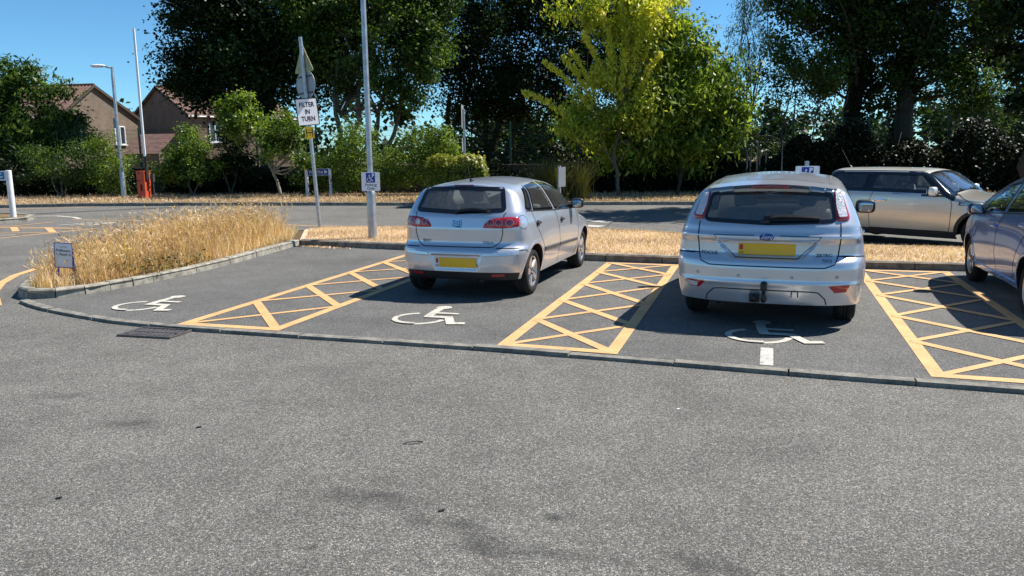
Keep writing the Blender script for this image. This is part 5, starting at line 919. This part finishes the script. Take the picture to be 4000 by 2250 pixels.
tree('willow_sapling', 'slender pale willow against the sky right of the bright trees', 'tree', (10.3,34.,.075), [(9.7,34,7.3,.55,.5,1.5),(10.2,34,5.9,.85,.7,1.),(10.5,34,7.6,.45,.45,1.3),(9.6,34,5.,.8,.6,.7),(10.9,34,5.2,.7,.6,.8)], 5200, .15, .032, M['leaf_pale'], [((10.6,34,.075),(10.0,34,5.),.06,.035),((10.0,34,5.),(9.6,34,8.4),.035,.01),((10.2,34,4.6),(10.5,34,8.6),.03,.008)], 'bark', 22, .16, group=BG, droop=np.array((.3,0,1.)))
# right hand group of ivy covered trees
tree('ivy_tree', 'tall ivy covered trunk left of the pair behind the champagne car', 'tree', (15.6,36.,.06), [(14.6,36,8.4,3.,2.2,2.2),(13.4,36,6.2,1.7,1.4,1.6),(15.6,36,5.9,1.8,1.5,1.5),(12.8,36,8.6,1.6,1.6,2.),(16.2,36,9,2.4,2,2),(14.6,36,12,4,3,2.5),(14.0,35.6,4.4,1.5,1.,1.2),(16.5,35.6,5.,1.,.9,1.4),(17,35.5,7.4,1.8,1.4,1.5)], 64000, .16, .12, M['leaf_wood'], [((15.6,36,.06),(15.5,36,5.4),.44,.34),((15.5,36,5.4),(15.2,36,9),.3,.15)], 'darkbark', 50, .30, group=BG)
tree('ivy_tree', 'tall ivy covered trunk right of the pair behind the champagne car', 'tree', (17.5,36.2,.06), [(18.4,36.2,8.2,2.6,2,2.4),(19.6,36,6.2,1.6,1.4,1.4),(17.6,36,6.2,1.5,1.2,1.4),(20.8,36.4,8.6,2,1.8,2),(18.8,36,4.9,1.4,1.,1.1),(19,36,12,3.6,3,2.5),(20.6,35.6,4.6,1.3,1.,1.3),(21.8,35.6,6.4,1.4,1.2,1.4)], 54000, .16, .12, M['leaf_wood'], [((17.5,36.2,.06),(17.4,36.2,5.6),.42,.32),((17.4,36.2,5.6),(18.2,36.2,9),.3,.15)], 'darkbark', 50, .30, group=BG)
for x, lab in ((15.55,'dark ivy climbing the left trunk behind the champagne car'), (17.45,'dark ivy climbing the right trunk behind the champagne car')):
    th = rng.uniform(0,2*math.pi,4200); z = rng.uniform(.1,5.8,4200); r = .46+rng.uniform(-.03,.16,4200); C = np.c_[np.cos(th)*r,np.sin(th)*r,z]; N = np.c_[np.cos(th),np.sin(th),np.full(4200,.5)]+rng.normal(size=(4200,3))*.4
    o = leafcloud('climbing_ivy', C, N, .11, .10, M['leaf_shade'], rng.uniform(0,1,4200), None); o.location = (x,36.05,0); tag(o, lab, 'ivy', 'ivy on the trunks')
st = [((12.0,33.5,.075),(10.9,33.5,4.8),.05,.015),((12.05,33.5,.075),(11.6,33.5,5.4),.05,.015),((12.1,33.5,.075),(12.1,33.4,5.6),.055,.015),((12.15,33.5,.075),(12.9,33.5,5.2),.05,.012),((12.2,33.5,.075),(13.4,33.5,4.4),.045,.012),((12.1,33.5,.5),(14.0,33.4,4.2),.035,.01)]
tree('multi_stem_tree', 'many stemmed small tree fanning up against bright sky left of the trunks', 'tree', (12.1,33.5,.075), [(11.2,33.5,5.,.9,.8,.9),(12.2,33.5,5.3,1.,.8,.8),(13.2,33.5,4.8,.9,.8,.8),(10.9,33.5,3.8,.6,.6,.9),(12.6,33.5,3.6,1.2,.6,.7,.25)], 5200, .13, .07, M['leaf_mid'], st, 'bark', 20, .22, group=BG)
tree('slender_tree', 'thin leafy tree with sky showing through right of the trunks', 'tree', (19.4,34.,.075), [(19.3,34,4.3,1.1,.9,1.2),(18.6,34,3.4,.9,.8,.8),(20.,34,3.3,.9,.8,.9),(20.4,34,4.6,.7,.7,.8)], 5600, .13, .07, M['leaf_mid'], [((19.4,34,.075),(19.3,34,4.4),.06,.02),((19.4,34,.8),(20.2,34,4.),.04,.015),((19.4,34,.8),(18.6,34,3.8),.04,.015)], 'darkbark', 22, .22, group=BG)
tree('overhanging_tree', 'tree at the right edge with leafy boughs hanging over the sky gap', 'tree', (17.6,27.3,.075), [(17.2,27.2,5.4,1.2,1.,.8),(16.2,27.,6.0,.9,.8,.6),(16.9,27.,4.0,.55,.6,.9),(18.4,27.3,4.6,1.2,1.,1.2),(17.0,27.1,3.0,.4,.4,.55),(15.5,27.1,6.6,.8,.7,.5),(16.9,27.,6.7,1.6,1.,.7,2.6),(18.3,27.,5.9,1.1,1.,.9,1.6),(17.5,26.6,10.,3.2,1.8,2.,11.),(13.8,25.6,10.4,3.,1.7,1.8,10.),(10.8,25.0,10.9,2.6,1.6,1.6,7.),(14.5,24.,10.8,2.6,1.2,1.6,6.)], 38000, .19, .16, M['leaf_dark'], [((17.6,27.3,.075),(17.5,27.2,4.),.16,.12),((17.5,27.2,4.),(17.4,27.2,9.),.12,.07),((17.5,27.2,5.),(13.8,25.6,10.),.09,.04)], 'darkbark', 40, .26, group=BG, limbs=0)
# shrubs on the far bank
SG = 'shrubs on the far bank'
def shrub(name, label, base, blobs, n, ln, wd, m, bk='bark', per=40, sig=.16, **k):
    tr = [(base,(base[0]+dx,base[1],base[2]+h),.045,.015) for dx, h in ((-.35,1.2),(0.,1.5),(.4,1.1))]; return tree(name, label, 'shrub', base, blobs, n, ln, wd, m, k.pop('trunks',tr), bk, per, sig, .45, SG, crown_name='foliage', **k)
tree('chestnut_tree', 'big sunlit long leaved tree at the left edge in front of the house', 'tree', (-22.2,38.9,.075), [(-23.4,38.9,3.9,1.9,1.5,1.7),(-22.9,38.7,5.5,.9,.8,.75),(-21.8,38.8,3.3,1.1,1.,1.2),(-24.4,38.9,5.1,1.1,1.1,1.1),(-21.6,38.8,2.3,1.5,1.1,.9),(-23.6,38.8,2.,2.,1.2,1.4),(-26.,39,3.6,2,1.4,2.2),(-21.9,38.8,5.1,.6,.5,.35)], 27000, .30, .095, M['leaf_mid'], [((-22.2,38.9,.075),(-22.2,38.9,4.),.14,.07),((-22.2,38.9,1.),(-20.6,38.9,4.),.08,.03)], 'darkbark', 26, .26, group=BG)
shrub('hawthorn_shrub', 'low open small leaved shrub under the left edge tree', (-19.2,34.2,.075), [(-19.4,34.2,1.6,1.35,.9,.75),(-18.5,34.1,1.3,.8,.7,.6),(-20.4,34.2,1.5,.8,.7,.7)], 8000, .075, .05, M['leaf_mid'], sig=.18)
shrub('hawthorn_shrub', 'yellowish green shrub just left of the street lamp', (-17.1,34.2,.075), [(-17.1,34.2,1.75,.95,.8,.8),(-16.9,34.2,1.0,.9,.7,.6)], 7000, .075, .05, M['leaf_bright'], sig=.16)
shrub('round_shrub', 'rounded glossy green shrub right of the orange barrier', (-13.7,34.2,.075), [(-13.75,34.2,2.15,.85,.8,.8),(-13.4,34.2,1.5,1.05,.9,.7),(-14.2,34.2,1.35,.8,.8,.7)], 13000, .11, .06, M['leaf_bright'], sig=.13)
shrub('round_shrub', 'darker shrub tucked behind the rounded glossy one', (-12.3,35.0,.075), [(-12.3,35.,2.,.8,.7,1.),(-11.9,35,1.2,.9,.7,.7)], 7000, .11, .06, M['leaf_dark'], sig=.16)
tree('small_tree', 'small leaning tree with pale bark and clumped bright leaves on the bank', 'tree', (-9.6,33.0,.075), [(-11.0,33.,3.75,.8,.7,.55),(-10.6,33,2.9,.85,.8,.6),(-9.3,33,2.6,.85,.8,.5),(-8.8,33,1.95,.65,.6,.4),(-9.9,33,2.0,.7,.7,.45),(-11.2,33,2.9,.45,.5,.5),(-8.5,33,1.5,.5,.4,.3),(-9.5,33,3.2,.5,.5,.35)], 11000, .13, .075, M['leaf_bright'], [((-9.55,33,.075),(-9.95,33,1.6),.07,.055),((-9.95,33,1.6),(-10.7,33,3.3),.05,.02),((-9.9,33,1.5),(-9.1,33,2.5),.04,.015),((-9.9,33.,1.4),(-8.9,33,1.7),.03,.012)], 'palebark', 34, .15, group=BG)
shrub('leafy_shrub', 'loose light green shrub behind the tall lamp column', (-6.2,33.4,.075), [(-6.3,33.4,2.2,.95,.7,.95),(-5.8,33.4,1.3,1.1,.7,.9),(-6.8,33.4,1.2,.8,.7,.8)], 10500, .085, .055, M['leaf_bright'], sig=.18)
shrub('leafy_shrub', 'broad green shrub between the lamp column and the thin post', (-3.5,33.2,.075), [(-3.3,33.2,2.0,1.,.8,.75),(-3.9,33.2,1.4,1.1,.8,.9),(-2.6,33.2,1.5,.7,.7,.9),(-2.9,33.,2.6,.5,.5,.35)], 12500, .095, .055, M['leaf_bright'], sig=.16)
shrub('ivy_shrub', 'straggling dark shrub around the Way Out sign', (-8.3,34.0,.075), [(-8.6,34.,1.3,.7,.5,.9),(-7.6,34.2,.9,.8,.5,.7)], 4200, .09, .06, M['leaf_mid'], sig=.2)
# clipped golden hedge
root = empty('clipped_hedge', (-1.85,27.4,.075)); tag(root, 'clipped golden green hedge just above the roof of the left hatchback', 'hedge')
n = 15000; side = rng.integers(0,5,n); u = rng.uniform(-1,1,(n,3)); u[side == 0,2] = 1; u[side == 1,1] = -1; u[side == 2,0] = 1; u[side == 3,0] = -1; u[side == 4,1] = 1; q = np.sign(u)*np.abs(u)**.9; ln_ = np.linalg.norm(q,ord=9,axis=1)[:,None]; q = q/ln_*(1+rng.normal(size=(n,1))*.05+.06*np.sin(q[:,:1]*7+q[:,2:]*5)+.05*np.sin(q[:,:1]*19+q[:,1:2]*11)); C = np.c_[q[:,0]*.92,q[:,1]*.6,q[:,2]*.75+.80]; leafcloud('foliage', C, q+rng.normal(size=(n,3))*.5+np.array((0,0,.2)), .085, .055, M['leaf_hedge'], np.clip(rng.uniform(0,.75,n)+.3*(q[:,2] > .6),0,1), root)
mb = MB(); mb.box((0,0,.78),(1.55,.9,1.25),.2); mb.build('inner_twigs', M['darkbark'], root)
# ornamental grass clump
def blades(name, base, m, L, wid, lean, tint, parent=None, curl=.5, seg=4, kind=None):
    n = len(base); az = rng.uniform(0,2*math.pi,n); dr_ = np.c_[np.cos(az),np.sin(az),np.zeros(n)]; perp = np.c_[-np.sin(az),np.cos(az),np.zeros(n)]; fa = rng.uniform(0,2*math.pi,n); perp = perp*np.cos(fa)[:,None]+dr_*np.sin(fa)[:,None]; v = np.empty((n,2*seg+1,3)); ln0 = lean*rng.uniform(.2,1.2,n)
    for k in range(seg+1):
        t = k/seg; h = L*t*(1-.25*curl*t*ln0); o = L*ln0*(t**1.8)*.75; p = base+np.c_[np.zeros(n),np.zeros(n),h]+dr_*o[:,None]
        if k < seg: w = wid*(1-t*.75); v[:,2*k] = p-perp*w[:,None]/2; v[:,2*k+1] = p+perp*w[:,None]/2
        else: v[:,2*seg] = p
    nv = 2*seg+1; q = np.array([(2*k,2*k+1,2*k+3,2*k+2) for k in range(seg-1)]); tr = np.array([(2*seg-2,2*seg-1,2*seg)]); off = (np.arange(n)*nv)[:,None,None]
    Q = (q[None]+off).reshape(-1,4) if seg > 1 else np.empty((0,4),int); T = (tr[None]+off).reshape(-1,3); me = bpy.data.meshes.new(name); me.vertices.add(n*nv); me.vertices.foreach_set('co', v.ravel().astype(np.float32)); nl = Q.size+T.size; me.loops.add(nl); me.loops.foreach_set('vertex_index', np.r_[Q.ravel(),T.ravel()].astype(np.int32)); me.polygons.add(len(Q)+len(T)); me.polygons.foreach_set('loop_start', np.r_[np.arange(len(Q))*4, Q.size+np.arange(len(T))*3].astype(np.int32)); me.polygons.foreach_set('loop_total', np.r_[np.full(len(Q),4),np.full(len(T),3)].astype(np.int32))
    me.materials.append(m); a = me.attributes.new('tint','FLOAT','POINT'); a.data.foreach_set('value', np.repeat(np.clip(tint,0,1),nv).astype(np.float32)); me.update(); o = link(bpy.data.objects.new(name, me), parent)
    if kind: o['kind'] = kind
    return o, v[:,2*seg], dr_
root = empty('ornamental_grass', (1.6,27.8,.075)); tag(root, 'tall arching ornamental grass clump between the two hatchbacks', 'grass clump')
for cx, cy, k in ((0,0,650),(.75,.2,420),(-.55,.3,320)): blades('blades', np.c_[rng.normal(size=(k,2))*.16+np.array((cx,cy)),np.zeros(k)], M['weed'], rng.uniform(1.0,1.75,k), np.full(k,.022), .75, rng.uniform(0,1,k), root, .9, 6)
# ivy and hedge in the shade along the wall, one run each
def ivy(label, x0, x1, y0, y1, h, n, m='leaf_shade', name='ivy_hedge', dens=.35):
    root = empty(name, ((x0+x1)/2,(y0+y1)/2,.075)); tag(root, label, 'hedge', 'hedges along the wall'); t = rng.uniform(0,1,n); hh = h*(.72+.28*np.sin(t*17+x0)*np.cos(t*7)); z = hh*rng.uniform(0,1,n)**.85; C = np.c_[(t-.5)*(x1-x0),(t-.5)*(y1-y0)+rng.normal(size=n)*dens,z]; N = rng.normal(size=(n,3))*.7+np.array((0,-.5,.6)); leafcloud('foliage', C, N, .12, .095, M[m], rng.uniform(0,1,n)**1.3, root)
    for k in range(int((x1-x0)/.8)): mb = MB(); u = (k+.5)/max(1,int((x1-x0)/.8))-.5; limb(mb, (u*(x1-x0),u*(y1-y0),0), (u*(x1-x0)+rng.normal()*.3,u*(y1-y0),h*.8), .03, .01, .4, 5, 5); mb.build('stem', M['darkbark'], root, True)
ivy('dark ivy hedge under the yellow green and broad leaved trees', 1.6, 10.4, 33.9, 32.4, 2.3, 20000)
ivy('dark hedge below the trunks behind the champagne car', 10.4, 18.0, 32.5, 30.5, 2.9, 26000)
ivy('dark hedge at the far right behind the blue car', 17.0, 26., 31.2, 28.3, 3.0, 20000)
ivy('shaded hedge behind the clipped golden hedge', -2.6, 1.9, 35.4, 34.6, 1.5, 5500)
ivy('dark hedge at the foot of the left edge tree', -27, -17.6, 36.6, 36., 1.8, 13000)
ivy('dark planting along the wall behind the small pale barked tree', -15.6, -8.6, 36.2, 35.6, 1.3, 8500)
tree('background_tree', 'dark low tree closing the gap between hedge and willow', 'tree', (10.4,38.5,.06), [(10.2,38.5,2.6,1.6,1.2,1.6),(9.2,38.5,4.2,1.2,1.,1.1),(11.8,38.5,2.0,1.3,1.,1.2)], 9000, .13, .1, M['leaf_dark'], [((10.4,38.5,.06),(10.2,38.5,3.),.1,.05)], 'darkbark', 40, .28, group=BG)
for i, (x, y, s) in enumerate(((-19.5,47,.9),(-18.2,47.5,.75))):
    tree('garden_bush', ['left and larger of two dark garden bushes before the second house','right and smaller of two dark garden bushes before the second house'][i], 'shrub', (x,y,.06), [(x,y,.9*s+.2,.6*s,.55*s,.9*s)], 2600, .09, .07, M['leaf_dark'], [((x,y,.06),(x,y,1.),.05,.03)], 'darkbark', 40, .12, group='garden bushes')
# far tree belt beyond everything, one mass
bl = [(x,rng.uniform(95,125),rng.uniform(2,4),rng.uniform(6,10),4,rng.uniform(3.,5.5)) for x in np.arange(-95,110,5.)]
C, N, t = sample(bl, 60000, 26, 1.1, .5); ok = C[:,2] > 0; o = leafcloud('distant_woodland', C[ok], N[ok], .75, .6, M['leaf_dark'], t[ok], None, None, 'stuff'); tag(o, 'distant belt of trees glimpsed through the gaps', 'woodland')
# tall dry grass in the planting bed
def inside(poly, n, margin=.0):
    P = np.array(poly); lo, hi = P.min(0), P.max(0); out = np.empty((0,2))
    while len(out) < n:
        q = rng.uniform(lo,hi,(n*3,2)); q = q[inpoly(q[:,0],q[:,1],P)]
        if margin: q = q[segdist(q,P) > margin]
        out = np.r_[out,q]
    return out[:n]
b = inside(IS, 17000, .17); b = b[(b[:,1] < 16.9)&(b[:,0] < -4.72)]; sd_ = np.array((-6.13,10.75)); ld = -sd_/np.linalg.norm(sd_); rl = b-sd_; tt = rl@ld; lat = np.abs(rl@np.array((-ld[1],ld[0]))); b = b[~((tt > -.05)&(tt < 1.2)&(lat < .17))]   # the board stands in a trampled gap
cl = .5+.5*np.sin(b[:,0]*3.1+1.)*np.cos(b[:,1]*2.3); keep = rng.uniform(0,1,len(b)) < .45+.55*cl; b = b[keep]; d = segdist(b,np.array(IS)); near = np.clip((b[:,1]-9.8)/4.,0,1); n = len(b)
L = (.36+.30*near)*rng.uniform(.4,1.2,n)*np.clip(.55+d*1.2,.5,1.); o, tips, dr_ = blades('tall_dry_grass', np.c_[b,np.full(n,.085)], M['straw'], L, np.full(n,.008)*rng.uniform(.6,1.3,n), .6, np.clip(rng.uniform(0,1,n)*.85+.12*np.sin(b[:,0]*5),0,1), None, .6, 4, 'stuff'); tag(o, 'tall straw coloured dry grass filling the planting bed', 'grass')
sel = rng.uniform(0,1,n) < .42; hC = tips[sel]; k = len(hC); ax_ = dr_[sel]*.6+np.array((0,0,.9))+rng.normal(size=(k,3))*.25; leafcloud('seed_heads', hC+ax_*.02, rng.normal(size=(k,3)), .085, .014, M['straw'], rng.uniform(.0,.8,k), None, ax_, 'stuff')['label'] = 'dry seed heads on the tall grass'
b2 = inside(IS, 7000, .14); o, _, _ = blades('low_dry_grass', np.c_[b2,np.full(7000,.085)], M['straw'], rng.uniform(.08,.26,7000), np.full(7000,.009), .9, rng.uniform(.2,1,7000), None, .5, 3, 'stuff'); tag(o, 'short dry grass and stalks between the tall ones', 'grass')
b3 = inside([(-5.9,10.3),(-5.0,11.2),(-4.75,12.6),(-5.6,13.),(-6.5,11.5)], 1100, .05); C = np.c_[b3,.09+rng.uniform(0,.22,1100)]; o = leafcloud('weeds', C, rng.normal(size=(1100,3))+np.array((0,0,.5)), .06, .03, M['weed'], rng.uniform(0,1,1100), None, None, 'stuff'); tag(o, 'low green brown weeds at the front of the planting bed', 'weeds')
for i, (x, y, z) in enumerate(((-5.62,12.4,.62),(-5.55,12.3,.52),(-5.45,12.2,.47))):
    mb = MB(); mb.tube([(0,0,.0),(.02,0,z-.085)],[.004,.003],5)
    for a in range(8): t_ = a*math.pi/4; mb.add([(.02,0,z-.085),(.02+.03*math.cos(t_-.3),.03*math.sin(t_-.3),z-.075),(.02+.036*math.cos(t_),.036*math.sin(t_),z-.07),(.02+.03*math.cos(t_+.3),.03*math.sin(t_+.3),z-.075)], [(0,1,2,3)])
    o = mb.build('yellow_flower', M['petal']); o.location = (x,y-1.0,.085); tag(o, ['topmost of three small yellow flowers in the dry grass','middle one of three small yellow flowers in the dry grass','lowest of three small yellow flowers in the dry grass'][i], 'flower', 'yellow flowers')
# short dry turf on the verge and rough grass on the far bank
b = inside(BK[:11]+VB[::-1][1:], 54000, .10); n = len(b); o, _, _ = blades('short_dry_grass', np.c_[b,np.full(n,.10)], M['straw_short'], rng.uniform(.02,.065,n), np.full(n,.012), 1.1, np.clip(rng.uniform(0,1,n)*.8+.2*np.sin(b[:,0]*2)*np.cos(b[:,1]*3),0,1), None, .6, 1, 'stuff'); tag(o, 'short parched turf on the verge', 'grass')
b = np.c_[rng.uniform(-27,18,26000),rng.uniform(0,1,26000)]; yk = np.interp(b[:,0],[p[0] for p in FARK],[p[1] for p in FARK])+.2; b[:,1] = yk+b[:,1]**1.3*6.; n = len(b); o, _, _ = blades('bank_grass', np.c_[b,np.full(n,.075)], M['straw_short'], rng.uniform(.05,.20,n), np.full(n,.018), 1., rng.uniform(0,.7,n)**1.3, None, .6, 2, 'stuff'); tag(o, 'rough dry grass along the far bank', 'grass')
C = np.c_[rng.uniform(-24,14,5000),rng.uniform(0,1,5000),np.full(5000,.11)]; C[:,1] = np.interp(C[:,0],[p[0] for p in FARK],[p[1] for p in FARK])+.3+C[:,1]*5; o = leafcloud('fallen_leaves', C, rng.normal(size=(5000,3))*.4+np.array((0,0,1)), .10, .07, M['straw_short'], rng.uniform(0,.8,5000), None, None, 'stuff'); tag(o, 'fallen dry leaves on the far bank', 'leaves')
C = np.r_[np.c_[rng.normal(-3.75,.35,140),rng.normal(15.05,.12,140),np.full(140,.012)]]; C[:,1] = 15.62-(C[:,0]+4.2)*.47-.12-np.abs(rng.normal(size=140))*.10; o = leafcloud('fallen_leaves', C, rng.normal(size=(140,3))*.4+np.array((0,0,1)), .055, .035, M['straw_short'], rng.uniform(0,.6,140), None, None, 'stuff'); tag(o, 'dry leaves gathered in the corner of the empty bay', 'leaves')
